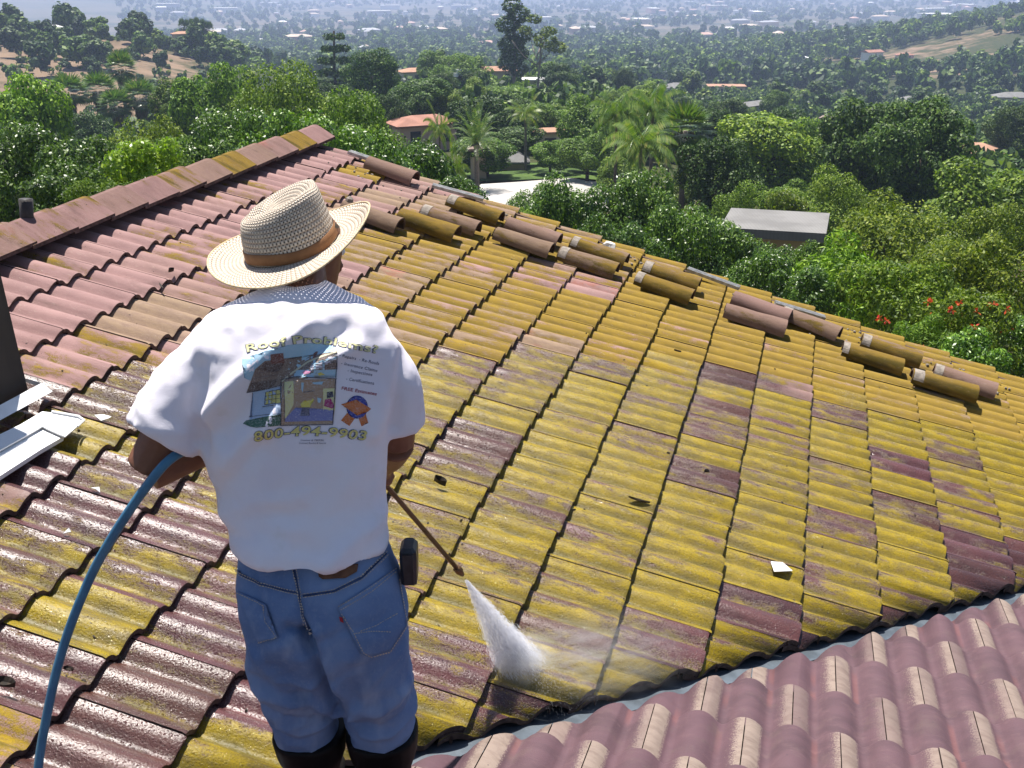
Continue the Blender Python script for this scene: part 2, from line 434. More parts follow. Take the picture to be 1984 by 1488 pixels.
for i in range(17):
    m = m0 - i * 2.36 - 2.36
    O = PM(-1.36, m, .085) + np.array([0, 0, (hsh(i, 3) - .5) * .008])
    o = bpy.data.objects.new('ridge_tile', CAPM); COL.objects.link(o); o.parent = roofA; o.location = O - wloc(roofA)
    o.rotation_euler = (0, 0, (hsh(i, 4) - .5) * .03)
    L = {1: .74, 4: .78, 6: .34, 9: .3, 10: .36, 11: .42, 12: .45}.get(i, .16)
    o.color = (L, .2 + .5 * hsh(i, 8), 0, 1)
# the far slope, seen only as a sliver behind the ridge
mb = MB()
for i in range(0, 60):
    a = PM(-1.36, 28.4 - i, -.02); yy = [j / 8 for j in range(9)]
    mb.loft([[a - rD * BP * y + lD * x + np.array([0, 0, prof(y)]) for y in yy] for x in (.02, 1.2)], False, False)
bk = mb.build('roof_tile_field', M_TILE, roofA, smooth=True); bk['kind'] = 'stuff'; bk.color = (.1, .5, 0, 1)
# mortar and walls
M_WALL = simple('cream_stucco', (.55, .48, .38), (.48, .41, .32), 5, .9, bump=.3)
M_BOARD = simple('brown_barge_board', (.10, .06, .045), (.07, .045, .035), 10, .8)
mb = MB()
gA, gB, gC = PM(-1.3, 27.6, -.17), PM(17.2, 27.6, -.17), PM(-1.3, 27.6, -.17) + lD * 5.5
zb = -7.5
th = rD * -.2
mb.add([gA, gB, [gB[0], gB[1], zb], [gC[0], gC[1], zb], gC] + [np.array(p) + th for p in (gA, gB, [gB[0], gB[1], zb], [gC[0], gC[1], zb], gC)],
       [(0, 1, 2, 3, 4), (9, 8, 7, 6, 5)] + [(i, i + 5, (i + 1) % 5 + 5, (i + 1) % 5) for i in range(5)])
mb.build('wall', M_WALL, house)
mb = MB(); a, b = PM(-1.35, 28.45, -.10), PM(17.4, 28.0, -.10)
mb.box((a + b) / 2, (b - a) / 2, rD * .014, nD * .075); mb.build('barge_board', M_BOARD, house)
# valley flashing: a bent metal trough
M_METAL = simple('galvanised_metal', (.15, .18, .21), (.10, .12, .14), 14, .42, .4, metal=.4)
mb = MB(); prof_v = [(.17, -.034), (.08, -.028), (.006, -.036), (0.0, -.012), (-.006, -.036), (-.08, -.024), (-.20, .0)]
vl = [V0 + vD * q for q in np.linspace(-1.3, 2.3, 10)]
mb.loft([[p + vN * (a - .088) + np.array([0, 0, z - .045]) for a, z in prof_v] for p in vl], False, False)
tag(mb.build('valley_flashing', M_METAL, house), 'grey metal trough in the valley between the two slopes')
# ribbed metal strips along the rake
M_STRIP = simple('ribbed_strip', (.42, .42, .42), (.25, .25, .25), 30, .5, .5, metal=.4)
for (x0, y0), (x1, y1) in (((675, 296), (765, 326)), ((837, 361), (936, 388)), ((1331, 523), (1432, 560)), ((1501, 589), (1598, 618))):
    A, B = px_main(x0, y0, .012), px_main(x1, y1, .012); u = nrm(B - A); w = nrm(np.cross(nD, u)); mb = MB()
    mb.box((A + B) / 2 + w * .012, (B - A) / 2, w * .034, nD * .006)
    for j in (-.020, -.004, .012, .028, .042): mb.box((A + B) / 2 + w * j + nD * .011, (B - A) / 2, w * .0035, nD * .007)
    mb.build('rake_strip', M_STRIP, house)

# chimney with its white flashing tray
M_CHIM = simple('dark_brown_metal', (.035, .028, .024), (.05, .04, .033), 6, .6, .4)
M_WHITE = simple('white_painted_metal', (.80, .80, .80), (.66, .67, .68), 9, .45, .4, lo=.45, hi=.8)
K = PM(1.82, -5.05, -.02)
c0, c1, c2, c3 = K, K - rD * .95, K - rD * .95 - eD * .62, K - eD * .62
mb = MB()
lean = np.array([-.085, 0.02, 0])
base = [p + np.array([0, 0, -.25 if i < 2 else 0.0]) for i, p in enumerate((c0, c1, c2, c3))]
Z = np.array([0, 0, 1.])
top = [p * [1, 1, 0] + Z * (K[2] + 1.25) + lean * 1.3 for p in (c0, c1, c2, c3)]
mb.loft([base, [b * .5 + t * .5 for b, t in zip(base, top)], top], True, True)
cc = sum(top) / 4
mb.loft([[cc + (p - cc) * 1.12 for p in top], [cc + (p - cc) * 1.12 + Z * .06 for p in top]], True, True)
chim = mb.build('chimney', M_CHIM, house); tag(chim, 'dark brown metal chimney box on a white flashing tray')
mb = MB()
e1 = dD; 
A = PM(1.84, -4.9, .0)
up1 = nD * .055
up2 = rD * -1.0
mb.add([A + e1 * .055 + nD * .035, A + e1 * .055 + up2 + nD * .035, A + e1 * .004 + up2 + up1, A + e1 * .004 + up1], [(0, 1, 2, 3)])
mb.add([A + e1 * .055 + nD * .035, A + e1 * .004 + up1, A - e1 * .1 + up1 * .8, A - e1 * .1 + nD * .03], [(0, 1, 2, 3)])
def slab(mb, pts, t): 
    k = len(pts); mb.add([p for p in pts] + [p - nD * t for p in pts], [tuple(range(k)), tuple(range(k, 2 * k))[::-1]] + [(i, i + k, (i + 1) % k + k, (i + 1) % k) for i in range(k)])
def Q(px, py, z): return px_main(px, py, z)
slab(mb, [Q(82, 797, .035), Q(152, 806, .035), Q(163, 815, .035), Q(126, 846, .035), Q(82, 826, .035), Q(40, 850, .035), Q(-60, 905, .035), Q(-60, 870, .035), Q(40, 822, .035)], .006)
slab(mb, [Q(82, 826, .022), Q(124, 845, .022), Q(79, 871, .022), Q(0, 922, .022), Q(-70, 965, .022), Q(-70, 905, .022), Q(40, 850, .022)], .02)
mb.tube([Q(100, 797, .04), Q(152, 806, .042), Q(163, 814, .042), Q(150, 826, .042)], .005, 6)
tr = mb.build('flashing_tray', M_WHITE, chim); tag(tr, 'white painted metal tray at the foot of the chimney')
# vent pipe behind the ridge
M_PIPE = simple('dark_pipe', (.03, .028, .027), (.06, .05, .045), 20, .6, .4)
mb = MB(); X = aty(54, 455, 5.85); Y = aty(50, 386, 5.85)
mb.tube([X - Z * .25, X, X * .5 + Y * .5, Y, Y + Z * .001, Y - Z * .03], [.034, .034, .034, .036, .029, .027], 14, cap=False)
tag(mb.build('vent_pipe', M_PIPE, house, smooth=True), 'dark vent pipe standing behind the ridge')
# ------------------------------------------------------------------ the worker
def remesh(mb, voxel, smooth=6, name='tmp'):
    me = mb.mesh(name, []); bm = bmesh.new(); bm.from_mesh(me); bmesh.ops.recalc_face_normals(bm, faces=bm.faces); bm.to_mesh(me); bm.free()
    o = bpy.data.objects.new(name, me); COL.objects.link(o)
    m = o.modifiers.new('r', 'REMESH'); m.mode = 'VOXEL'; m.voxel_size = voxel; m.use_smooth_shade = True
    if smooth:
        s = o.modifiers.new('s', 'SMOOTH'); s.factor = .5; s.iterations = smooth
    dg = bpy.context.evaluated_depsgraph_get(); dg.update()
    out = bpy.data.meshes.new_from_object(o.evaluated_get(dg)); bpy.data.objects.remove(o)
    return out
def ell(cx, cy, z, a, b, n=28, p=2.3, tx=0.0, ty=0.0):
    out = []
    for i in range(n):
        q = 2 * math.pi * i / n; c, s = math.cos(q), math.sin(q)
        x = a * math.copysign(abs(c) ** (2 / p), c); y = b * math.copysign(abs(s) ** (2 / p), s)
        out.append((cx + x, cy + y, z + tx * x + ty * y))
    return out
def coords(me):
    a = np.empty(len(me.vertices) * 3); me.vertices.foreach_get('co', a); return a.reshape(-1, 3)
def normals(me):
    a = np.empty(len(me.vertices) * 3); me.vertex_normals.foreach_get('vector', a); return a.reshape(-1, 3)
def setco(me, co): me.vertices.foreach_set('co', np.ascontiguousarray(co, dtype=np.float64).ravel()); me.update()
def seg_dist(P, a, b):
    a, b = np.asarray(a), np.asarray(b); ab = b - a; t = np.clip(((P - a) @ ab) / (ab @ ab), 0, 1)
    return np.linalg.norm(P - (a + t[:, None] * ab), axis=1), t
def child(name, me, parent, mats):
    me.materials.clear()
    for m in (mats if isinstance(mats, (list, tuple)) else [mats]): me.materials.append(m)
    co = coords(me) - wloc(parent); setco(me, co); me.name = name
    return link(name, me, parent, wloc(parent))
def nearZ(x, y): return (n2 @ V0 - n2[0] * x - n2[1] * y) / n2[2]

FEET = np.array([-.45, 2.36, nearZ(-.45, 2.36) - .01])
person = empty('person', FEET, 'person in a straw hat, white printed T-shirt and jeans hosing the roof tiles', 'person')

def t_skin():
    t = NT('skin'); p = t.pos()
    c = t.mix(t.step(t.noise(p, 26, 4), .35, .7), (.215, .092, .052), (.17, .068, .038))
    return t.done(t.bsdf(c, .5, .35, t.bump(t.noise(p, 300, 3), .12, .002), **{'Subsurface Weight': .06, 'Subsurface Radius': (.01, .004, .002)}))
M_SKIN = t_skin()
HC = np.array([-.500, 2.655, -.645])                # head centre
fYaw = R(50); F = nrm([math.sin(fYaw), math.cos(fYaw), -.30]); S = nrm(np.cross(F, [0, 0, 1])); H = np.cross(S, F)
def hp(f, s, h): return HC + F * f + S * s + H * h
body = MB()
# head: stacked slices in the head frame (f forward, s to his right, h up)
rings = []
for h, f0, fa, sa in [(-.125, .045, .030, .026), (-.112, .038, .055, .045), (-.085, .022, .080, .058), (-.05, .008, .094, .066), (-.01, 0, .099, .073), (.03, -.004, .100, .077), (.07, -.006, .084, .066), (.088, -.008, .063, .047), (.097, -.008, .035, .028)]:
    rings.append([hp(f0 + fa * math.cos(q), sa * math.sin(q), h) for q in [2 * math.pi * i / 24 for i in range(24)]])
body.loft(rings)
body.loft([[hp(.085 + k, .016 * w * math.cos(q), hh + .012 * w * math.sin(q)) for q in [math.pi * i / 4 for i in range(8)]] for k, hh, w in ((-.01, .0, .6), (.012, -.012, .9), (.026, -.03, 1.1), (.012, -.042, .9))])   # nose
body.loft([[hp(.082, .028 * math.cos(q), -.072 + .008 * math.sin(q) ) + F * k for q in [math.pi * i / 4 for i in range(8)]] for k in (-.01, .012)])             # lips
for sd in (1, -1):                                    # ears
    body.loft([[hp(-.008 + (.019 + w) * math.cos(q) - k * .3, sd * (.068 + k), -.008 + (.031 + w) * math.sin(q)) for q in [2 * math.pi * i / 12 for i in range(12)]] for k, w in ((0, -.008), (.008, 0), (.016, -.001), (.018, -.008))])
NB = np.array([-.49, 2.495, -.74])
body.tube(smooth_path([NB + [0, -.03, -.10], NB + [0, .01, 0], NB * .45 + HC * .55 + [0, -.005, .0], HC - F * .02 - H * .03], 8), [.07, .068, .064, .061, .060, .058, .056, .055], 16)
body.loft([ell(-.49, 2.47, -.76, .13, .07), ell(-.50, 2.46, -.84, .185, .09), ell(-.495, 2.42, -1.05, .165, .10), ell(-.475, 2.36, -1.22, .14, .08), ell(-.45, 2.325, -1.34, .15, .08), ell(-.44, 2.325, -1.46, .14, .075)])
LE, RE = np.array([-.852, 2.395, -1.105]), np.array([-.285, 2.535, -1.105])
GA, GB = aty(735, 925, 2.80), aty(893, 1110, 3.05)     # lance axis
gax = nrm(GB - GA)
RH = GA - gax * .03; LH = GA - gax * .33 + np.array([-.03, -.02, .0])
def limb(pts, rad): body.tube(smooth_path(pts, 10), list(np.interp(np.linspace(0, 1, 10), np.linspace(0, 1, len(rad)), rad)), 14)
limb([(-.66, 2.46, -.82), (-.75, 2.43, -.93), LE], [.062, .058, .053])
limb([LE, LE * .55 + (LH + [-.05, -.03, .01]) * .45, LH + [-.055, -.035, .012]], [.054, .047, .030])
limb([(-.34, 2.46, -.83), (-.28, 2.50, -.95), RE], [.060, .054, .045])
limb([RE, RE * .5 + (RH + [.035, -.05, .035]) * .5, RH + [.03, -.055, .04]], [.046, .041, .029])
for sx, kx in ((-.53, -.515), (-.345, -.33)):
    limb([(sx, 2.30, -1.42), (kx, 2.31, -1.66), (kx, 2.36, -1.92)], [.072, .056, .042])
def grip(c, ax, back, wrist, side):
    """a closed hand round the axis at c: palm on the 'back' side, four curled fingers, thumb"""
    back = nrm(back - ax * np.dot(back, ax)); cr = np.cross(ax, back)
    body.loft([[c + back * (.020 + k) + ax * (a * .040) + cr * (b * w) for a, b in ((-1, -.7), (-1, .7), (-.6, 1), (.6, 1), (1, .7), (1, -.7), (.6, -1), (-.6, -1))] for k, w in ((-.003, .019), (.010, .026), (.024, .020))])
    body.tube([wrist, wrist * .4 + (c + back * .03) * .6, c + back * .022], [.029, .027, .026], 10)
    for j, ln in enumerate((3.5, 3.9, 3.7, 3.1)):
        o = c + ax * (.030 - .020 * j)
        body.tube([o + (.021 + .002 * math.cos(3 * q)) * (back * math.cos(q) + side * cr * math.sin(q)) for q in np.linspace(.5, ln, 7)], [.0095, .0098, .009, .0092, .0085, .0082, .0072], 8)
    body.tube([c + back * .02 + ax * .035 - side * cr * .012, c + back * .008 + ax * .052 - side * cr * .022, c - back * .012 + ax * .046 - side * cr * .019, c - back * .022 + ax * .038 + side * cr * .0], [.0125, .0115, .010, .0085], 8)
grip(RH, gax, np.array([.6, -.7, .5]), RH + np.array([.03, -.055, .04]), 1)
grip(LH, gax, np.array([-.7, -.5, .3]), LH + np.array([-.055, -.035, .012]), -1)
bme = remesh(body, .0052, 3)
skin = child('body', bme, person, M_SKIN)

# hair and eyes
M_HAIR = simple('black_hair', (.012, .010, .009), (.03, .025, .02), 160, .6, .4)
mb = MB(); rings = []
for h, f0, fa, sa in [(-.055, -.028, .076, .064), (-.03, -.022, .088, .073), (.03, -.012, .097, .081), (.070, -.012, .088, .072), (.090, -.01, .06, .047), (.100, -.008, .03, .024)]:
    rings.append([hp(f0 + fa * (math.cos(q) if math.cos(q) < .35 or h > .06 else .35), sa * math.sin(q), h) for q in [2 * math.pi * i / 26 for i in range(26)]])
mb.loft(rings); mb.build('hair', M_HAIR, person, smooth=True)
M_EYE = simple('eye', (.75, .72, .68), (.7, .68, .64), 20, .2, .5)
for sd in (1, -1):
    mb = MB(); c = hp(.083, sd * .031, .012)
    mb.loft([[c + F * (.011 * math.cos(a)) + (S * math.cos(q) + H * math.sin(q)) * .011 * math.sin(a) for q in [2 * math.pi * i / 10 for i in range(10)]] for a in (.02, .5, 1.0, 1.57, 2.2, 3.1)])
    mb.build('eye', M_EYE, person, smooth=True)

# ---- T-shirt
def t_shirt():
    t = NT('white_cotton'); p = t.pos()
    c = t.mix(t.step(t.noise(p, 5, 4), .35, .7), (.80, .765, .82), (.745, .705, .78))
    c = t.mix(t.math('MULTIPLY', t.step(t.noise(p, 11, 4), .60, .72), .35), c, (.66, .62, .60))
    w = t.noise(t.scaled(p, (1, 1, .35)), 700, 2)
    return t.done(t.bsdf(c, .92, .12, t.bump(t.math('ADD', w, t.noise(p, 45, 3)), .22, .003), **{'Sheen Weight': .1}))
M_SHIRT = t_shirt()
mb = MB()
mb.loft([ell(-.492, 2.505, -.688, .068, .066), ell(-.49, 2.498, -.705, .098, .074), ell(-.49, 2.49, -.722, .140, .084), ell(-.50, 2.478, -.755, .203, .098), ell(-.515, 2.462, -.81, .242, .118), ell(-.517, 2.445, -.90, .236, .136), ell(-.512, 2.425, -1.0, .226, .138), ell(-.507, 2.41, -1.06, .215, .134), ell(-.494, 2.385, -1.16, .196, .128), ell(-.476, 2.345, -1.245, .183, .142), ell(-.474, 2.34, -1.270, .184, .146, ty=.0)])
def sleeve(c0, c1, c2, r0, r1, r2):
    pts = smooth_path([c0, c1, c2], 8); rad = np.interp(np.linspace(0, 1, 8), [0, .5, 1], [r0, r1, r2]); mb.tube(pts, list(rad), 18)
sleeve((-.63, 2.46, -.835), (-.735, 2.43, -.915), (-.812, 2.378, -1.022), .088, .094, .090)
sleeve((-.35, 2.465, -.845), (-.290, 2.485, -.93), (-.276, 2.492, -1.045), .082, .078, .070)
sme = remesh(mb, .0075, 10)
co, no = coords(sme), normals(sme)
def on_back(px, py, Y): return aty(px, py, Y)
disp = np.zeros(len(co))
for (pts, amp, w) in [
    ([(395, 812), (440, 760), (500, 708), (590, 652)], .022, .022), ([(430, 842), (500, 775), (575, 715), (660, 660)], -.016, .026),
    ([(520, 830), (545, 770), (600, 720), (680, 690)], .015, .016), ([(440, 900), (480, 850), (545, 800)], .010, .022),
    ([(386, 870), (376, 800), (372, 730)], -.020, .020), ([(366, 690), (372, 760), (384, 830)], .008, .014),
    ([(752, 700), (742, 780), (720, 850)], .012, .022), ([(772, 720), (764, 800), (757, 860)], -.014, .016),
    ([(420, 1000), (500, 960), (590, 950)], .007, .02), ([(430, 1030), (520, 1010), (640, 1030)], -.006, .018), ([(755, 1000), (680, 1030), (640, 1060)], .008, .018),
    ([(250, 790), (300, 830), (370, 850)], .004, .012), ([(420, 960), (470, 900), (500, 860)], -.008, .02), ([(700, 900), (660, 960), (560, 1010)], .005, .025)]:
    P3 = [aty(x, y, 2.31 + .0 * y) for x, y in pts]
    best = np.full(len(co), 9.0)
    for a, b in zip(P3[:-1], P3[1:]):
        # distance measured across the line of sight from behind (x, z only)
        d, _ = seg_dist(co * [1, 0, 1] + 0, np.array(a) * [1, 0, 1], np.array(b) * [1, 0, 1]); best = np.minimum(best, d)
    disp += amp * np.exp(-(best / w) ** 2) * np.clip(-no[:, 1] * 2 + .3, 0, 1)
for i, p in enumerate(co):
    q = Vector((p[0] * 7 + p[2] * 5, p[1] * 7, p[2] * 6 - p[0] * 4)); disp[i] += 0.0026 * mnoise.noise(q) + .0018 * mnoise.noise(q * 2.3) + .0018 * mnoise.noise(q * 4.7) + .0012 * max(0, .22 - abs(mnoise.noise(Vector((p[0] * 9 + p[2] * 7, p[1] * 8, p[2] * 7 - p[0] * 8 + 9))))) / .22
hem = np.clip((-1.19 - co[:, 2]) / .07, 0, 1); disp += hem * .006 * np.sin(co[:, 0] * 40 + co[:, 1] * 25)
setco(sme, co + no * disp[:, None])
shirt = child('shirt', sme, person, M_SHIRT); shirt.cycles.shadow_terminator_geometry_offset = .5; shirt.cycles.shadow_terminator_offset = .15
for p in sme.polygons: p.use_smooth = True
def bvh_of(o):
    me = o.data; L = wloc(o)
    v = coords(me) + L; return BVHTree.FromPolygons([tuple(x) for x in v], [tuple(p.vertices) for p in me.polygons])
BV_SHIRT = bvh_of(shirt)

# ---- jeans
def t_denim():
    t = NT('blue_denim'); p = t.pos()
    tw = t.n('TexWave', {'Vector': p, 'Scale': 420, 'Distortion': .6}, wave_type='BANDS', bands_direction='DIAGONAL').outputs['Fac']
    c = t.mix(t.step(t.noise(p, 7, 4), .3, .7), (.115, .185, .35), (.19, .275, .45))
    c = t.mix(t.math('MULTIPLY', t.step(t.noise(t.scaled(p, (1, 1, .4)), 16, 4), .5, .75), .5), c, (.36, .43, .56))
    c = t.mix(t.math('MULTIPLY', tw, .22), c, (.05, .08, .17))
    c = t.mix(t.math('MULTIPLY', t.step(t.noise(p, 130, 2), .5, .8), .3), c, (.24, .30, .42))
    return t.done(t.bsdf(c, .88, .15, t.bump(t.math('ADD', tw, t.noise(p, 60, 4)), .3, .002)))
M_DENIM = t_denim()
mb = MB()
mb.loft([ell(-.472, 2.345, -1.18, .150, .085), ell(-.470, 2.34, -1.235, .160, .100), ell(-.464, 2.33, -1.28, .174, .114), ell(-.455, 2.315, -1.335, .188, .134), ell(-.447, 2.30, -1.40, .196, .146), ell(-.442, 2.295, -1.47, .193, .146), ell(-.435, 2.30, -1.54, .17, .125), ell(-.434, 2.31, -1.62, .12, .10), ell(-.434, 2.315, -1.69, .08, .08)])
def leg(pts, rads):
    mb.loft([ell(x, y, z, a, b, 22, 2.15) for (x, y, z), (a, b) in zip(pts, rads)])
leg([(-.536, 2.30, -1.42), (-.538, 2.30, -1.52), (-.538, 2.305, -1.60), (-.527, 2.315, -1.68), (-.518, 2.325, -1.75), (-.512, 2.335, -1.825), (-.512, 2.34, -1.88)], [(.093, .132), (.094, .124), (.086, .112), (.081, .102), (.079, .095), (.076, .086), (.058, .064)])
leg([(-.350, 2.30, -1.42), (-.345, 2.305, -1.52), (-.337, 2.31, -1.60), (-.330, 2.32, -1.68), (-.330, 2.33, -1.75), (-.330, 2.335, -1.825), (-.330, 2.34, -1.88)], [(.093, .132), (.094, .124), (.089, .113), (.086, .104), (.084, .098), (.079, .088), (.060, .066)])
jme = remesh(mb, .0075, 8)
co, no = coords(jme), normals(jme); disp = np.zeros(len(co))
for pts, amp, w in [([(588, 1222), (612, 1270), (640, 1330), (655, 1385)], -.036, .015), ([(560, 1215), (585, 1222), (600, 1235)], -.022, .012), ([(610, 1225), (650, 1300), (690, 1360)], .012, .016), ([(585, 1225), (520, 1260), (480, 1310)], .010, .020), ([(640, 1290), (700, 1260), (770, 1240)], .006, .025),
    ([(500, 1330), (560, 1350), (640, 1375)], .011, .016), ([(515, 1370), (580, 1395), (635, 1400)], -.010, .012), ([(680, 1385), (740, 1370), (800, 1330)], .013, .016), ([(690, 1410), (740, 1410), (800, 1385)], -.010, .012), ([(570, 1090), (578, 1150), (590, 1220)], -.010, .014), ([(560, 1230), (590, 1240), (615, 1260)], -.012, .018), ([(460, 1200), (480, 1290), (520, 1390)], .006, .02), ([(790, 1180), (795, 1270), (770, 1360)], .006, .02), ([(690, 1380), (720, 1320), (780, 1280)], .012, .013), ([(700, 1350), (745, 1300), (795, 1250)], -.010, .012), ([(650, 1300), (670, 1350), (690, 1400)], .012, .014), ([(500, 1300), (540, 1330), (600, 1340)], -.011, .012), ([(490, 1270), (540, 1300), (620, 1310)], .009, .012), ([(540, 1410), (580, 1425), (630, 1420)], .010, .010), ([(700, 1430), (750, 1432), (795, 1415)], .010, .010), ([(620, 1240), (660, 1220), (740, 1215)], -.006, .012), ([(480, 1130), (500, 1190), (540, 1230)], -.006, .012)]:
    P3 = [aty(x, y, 2.17 if y < 1300 else 2.22) for x, y in pts]; best = np.full(len(co), 9.0)
    for a, b in zip(P3[:-1], P3[1:]):
        d, _ = seg_dist(co * [1, 0, 1], np.array(a) * [1, 0, 1], np.array(b) * [1, 0, 1]); best = np.minimum(best, d)
    disp += amp * np.exp(-(best / w) ** 2) * np.clip(-no[:, 1] * 2 + .4, 0, 1)
low = np.clip((-1.45 - co[:, 2]) / .3, 0, 1)
for i, p in enumerate(co):
    q = Vector((p[0] * 8 + p[2] * 3, p[1] * 8, p[2] * 9 - p[0] * 3)); disp[i] += (.004 + .009 * low[i] * (1 if p[2] > -1.77 else .1)) * mnoise.noise(q) + .0045 * max(0, .28 - abs(mnoise.noise(Vector((p[0] * 13 + p[2] * 9, p[1] * 11, p[2] * 15 - p[0] * 5 + 3))))) / .28 * (.35 + low[i]) + .002 * mnoise.noise(q * 2.7)
setco(jme, co + no * disp[:, None])
jeans = child('jeans', jme, person, M_DENIM)
for p in jme.polygons: p.use_smooth = True
BV_J = bvh_of(jeans)

# ---- things laid on cloth: polygons given as seen from behind, draped on the surface
def drape_pt(bvh, px, py, off):
    D = Vector(ray(px, py)); h = bvh.ray_cast(Vector((0, 0, 0)), D)
    if h[0] is None: return None
    n = h[1]; n = n if n.dot(D) < 0 else -n
    return np.array(h[0] + n * off)
def drape_poly(name, polys, bvh, off, mats, parent, cell=7.0, thick=0.0):
    """polys: list of (points_px, material index)"""
    bm = bmesh.new()
    for pts, mi in polys:
        vs = [bm.verts.new((x, y, 0)) for x, y in pts]
        try: f = bm.faces.new(vs)
        except ValueError: continue
        f.material_index = mi
    bmesh.ops.triangulate(bm, faces=bm.faces[:], ngon_method='EAR_CLIP')
    return drape_bm(name, bm, bvh, off, mats, parent, cell, thick)
def drape_bm(name, bm, bvh, off, mats, parent, cell=7.0, thick=0.0):
    if bm.verts:
        xs = [v.co.x for v in bm.verts]; ys = [v.co.y for v in bm.verts]
        for axis, lo, hi in ((0, min(xs), max(xs)), (1, min(ys), max(ys))):
            k = int((hi - lo) / cell)
            for i in range(1, k + 1):
                c = lo + (hi - lo) * i / (k + 1); no_ = (1, 0, 0) if axis == 0 else (0, 1, 0)
                bmesh.ops.bisect_plane(bm, geom=bm.verts[:] + bm.edges[:] + bm.faces[:], plane_co=(c, c, 0), plane_no=no_, dist=1e-4)
    dead = []; L = wloc(parent)
    for v in bm.verts:
        p = drape_pt(bvh, v.co.x, v.co.y, off + v.co.z)
        if p is None: dead.append(v)
        else: v.co = Vector(p - L)
    bmesh.ops.delete(bm, geom=dead, context='VERTS')
    bmesh.ops.recalc_face_normals(bm, faces=bm.faces[:])
    if bm.faces:
        s = sum(f.normal.dot(Vector(f.calc_center_median()) + Vector(L)) for f in bm.faces)
        if s > 0: bmesh.ops.reverse_faces(bm, faces=bm.faces[:])
    if thick:
        r = bmesh.ops.extrude_face_region(bm, geom=bm.faces[:])
        for g in r['geom']:
            if isinstance(g, bmesh.types.BMVert): 
                d = Vector(nrm(np.array(g.co) + L)); g.co -= d * thick
    me = bpy.data.meshes.new(name); bm.to_mesh(me); bm.free()
    for m in mats: me.materials.append(m)
    for p in me.polygons: p.use_smooth = True
    return link(name, me, parent, wloc(parent))
def strip(pts, w):
    """a ribbon polygon strip as quads"""
    out = []; P = [np.array(p, float) for p in pts]
    for a, b in zip(P[:-1], P[1:]):
        u = (b - a) / np.linalg.norm(b - a); n_ = np.array([-u[1], u[0]]) * w / 2
        out.append(([tuple(a + n_), tuple(b + n_), tuple(b - n_), tuple(a - n_)], 0))
    return out
M_THREAD = simple('stitch_thread', (.46, .40, .31), (.30, .28, .27), 90, .9)
M_SEAM = simple('dark_denim_seam', (.025, .042, .105), (.05, .08, .17), 40, .9)
M_PATCH = simple('leather_patch', (.16, .075, .038), (.10, .045, .025), 60, .7)
M_RED = simple('red_tab', (.35, .03, .03), (.3, .02, .03), 60, .8)
def cw(x, y): return 400 + x * .3528, 980 + y * .3528     # from an enlarged view (700 px wide shown at 1984)
def cwl(*p): return [cw(*q) for q in p]

pk = drape_poly('pocket', [(cwl((720, 560), (1040, 345), (1105, 640), (1010, 790), (880, 825), (850, 810)), 0)], BV_J, .003, [M_DENIM], jeans, 8, .003)
pk2 = drape_poly('pocket', [(cwl((175, 470), (330, 540), (330, 640), (395, 725), (290, 750), (255, 700)), 0)], BV_J, .003, [M_DENIM], jeans, 8, .003)
def dashes(path, n, w):
    out = []; P = [np.array(p, float) for p in path]; L = [0]
    for a, b in zip(P[:-1], P[1:]): L.append(L[-1] + np.linalg.norm(b - a))
    for i in range(n):
        s0, s1 = L[-1] * (i + .12) / n, L[-1] * (i + .80) / n
        g = lambda s: np.array([np.interp(s, L, [p[0] for p in P]), np.interp(s, L, [p[1] for p in P])])
        out += strip([g(s0), g(s1)], w)
    return out
seamp = [cwl((470, 315), (480, 350), (505, 480), (530, 600), (575, 705)), cwl((140, 300), (190, 375), (300, 430), (500, 480)), cwl((530, 495), (700, 470), (850, 395), (985, 260))]
st = []
for p in seamp: st += strip(p, 5.0)
drape_poly('seam', st, BV_J, .0016, [M_SEAM], jeans, 9)
ds = []
for p, k in ((seamp[0], 26), (seamp[1], 30), (seamp[2], 34)):
    for o in (-3.2, 3.2): ds += dashes([(x + o * .4, y + o) if p is not seamp[0] else (x + o, y) for x, y in p], k, 1.7)
ds += dashes(cwl((735, 570), (900, 475), (1030, 365)), 26, 1.8) + dashes(cwl((722, 552), (890, 455), (1032, 345)), 26, 1.8)
ds += dashes(cwl((740, 590), (800, 680), (858, 800), (900, 822), (1000, 795), (1092, 650), (1045, 400)), 52, 1.8)
ds += dashes(cwl((815, 700), (900, 690), (1005, 690)), 14, 1.6) + dashes(cwl((840, 690), (930, 660), (1040, 590)), 14, 1.6)
ds += dashes(cwl((180, 480), (325, 545), (325, 635), (390, 722), (292, 748)), 34, 1.8)
drape_poly('stitching', ds, BV_J, .0072, [M_THREAD], jeans, 30)['kind'] = 'stuff'
drape_poly('belt_loop', [(cwl((462, 312), (495, 312), (495, 352), (465, 352)), 0)], BV_J, .003, [M_DENIM], jeans, 8, .003)
drape_poly('leather_patch', [(cwl((612, 345), (832, 318), (826, 362), (762, 398), (640, 405), (618, 390)), 0)], BV_J, .003, [M_PATCH], jeans, 8, .002)
drape_poly('red_tab', [(cwl((728, 605), (748, 612), (752, 638), (735, 632)), 0)], BV_J, .007, [M_RED], jeans, 8, .001)
# belt pouch
M_BLACK = simple('black_leather', (.010, .010, .014), (.022, .022, .028), 40, .42, .5)
mb = MB(); c = aty(793, 1086, 2.31); 
mb.loft([[c + np.array([a * w * .019, b * d * .033, z]) for a, b in ((-1, -.8), (-.6, -1), (.6, -1), (1, -.8), (1, .8), (.6, 1), (-.6, 1), (-1, .8))] for z, w, d in ((-.052, .6, .7), (-.048, .95, .95), (.02, 1.05, 1.05), (.036, 1.0, 1.0), (.046, .6, .8))])
mb.box(c + [0, -.034, .012], (.012, 0, 0), (0, .004, 0), (0, 0, .022))
mb.build('belt_pouch', M_BLACK, person)
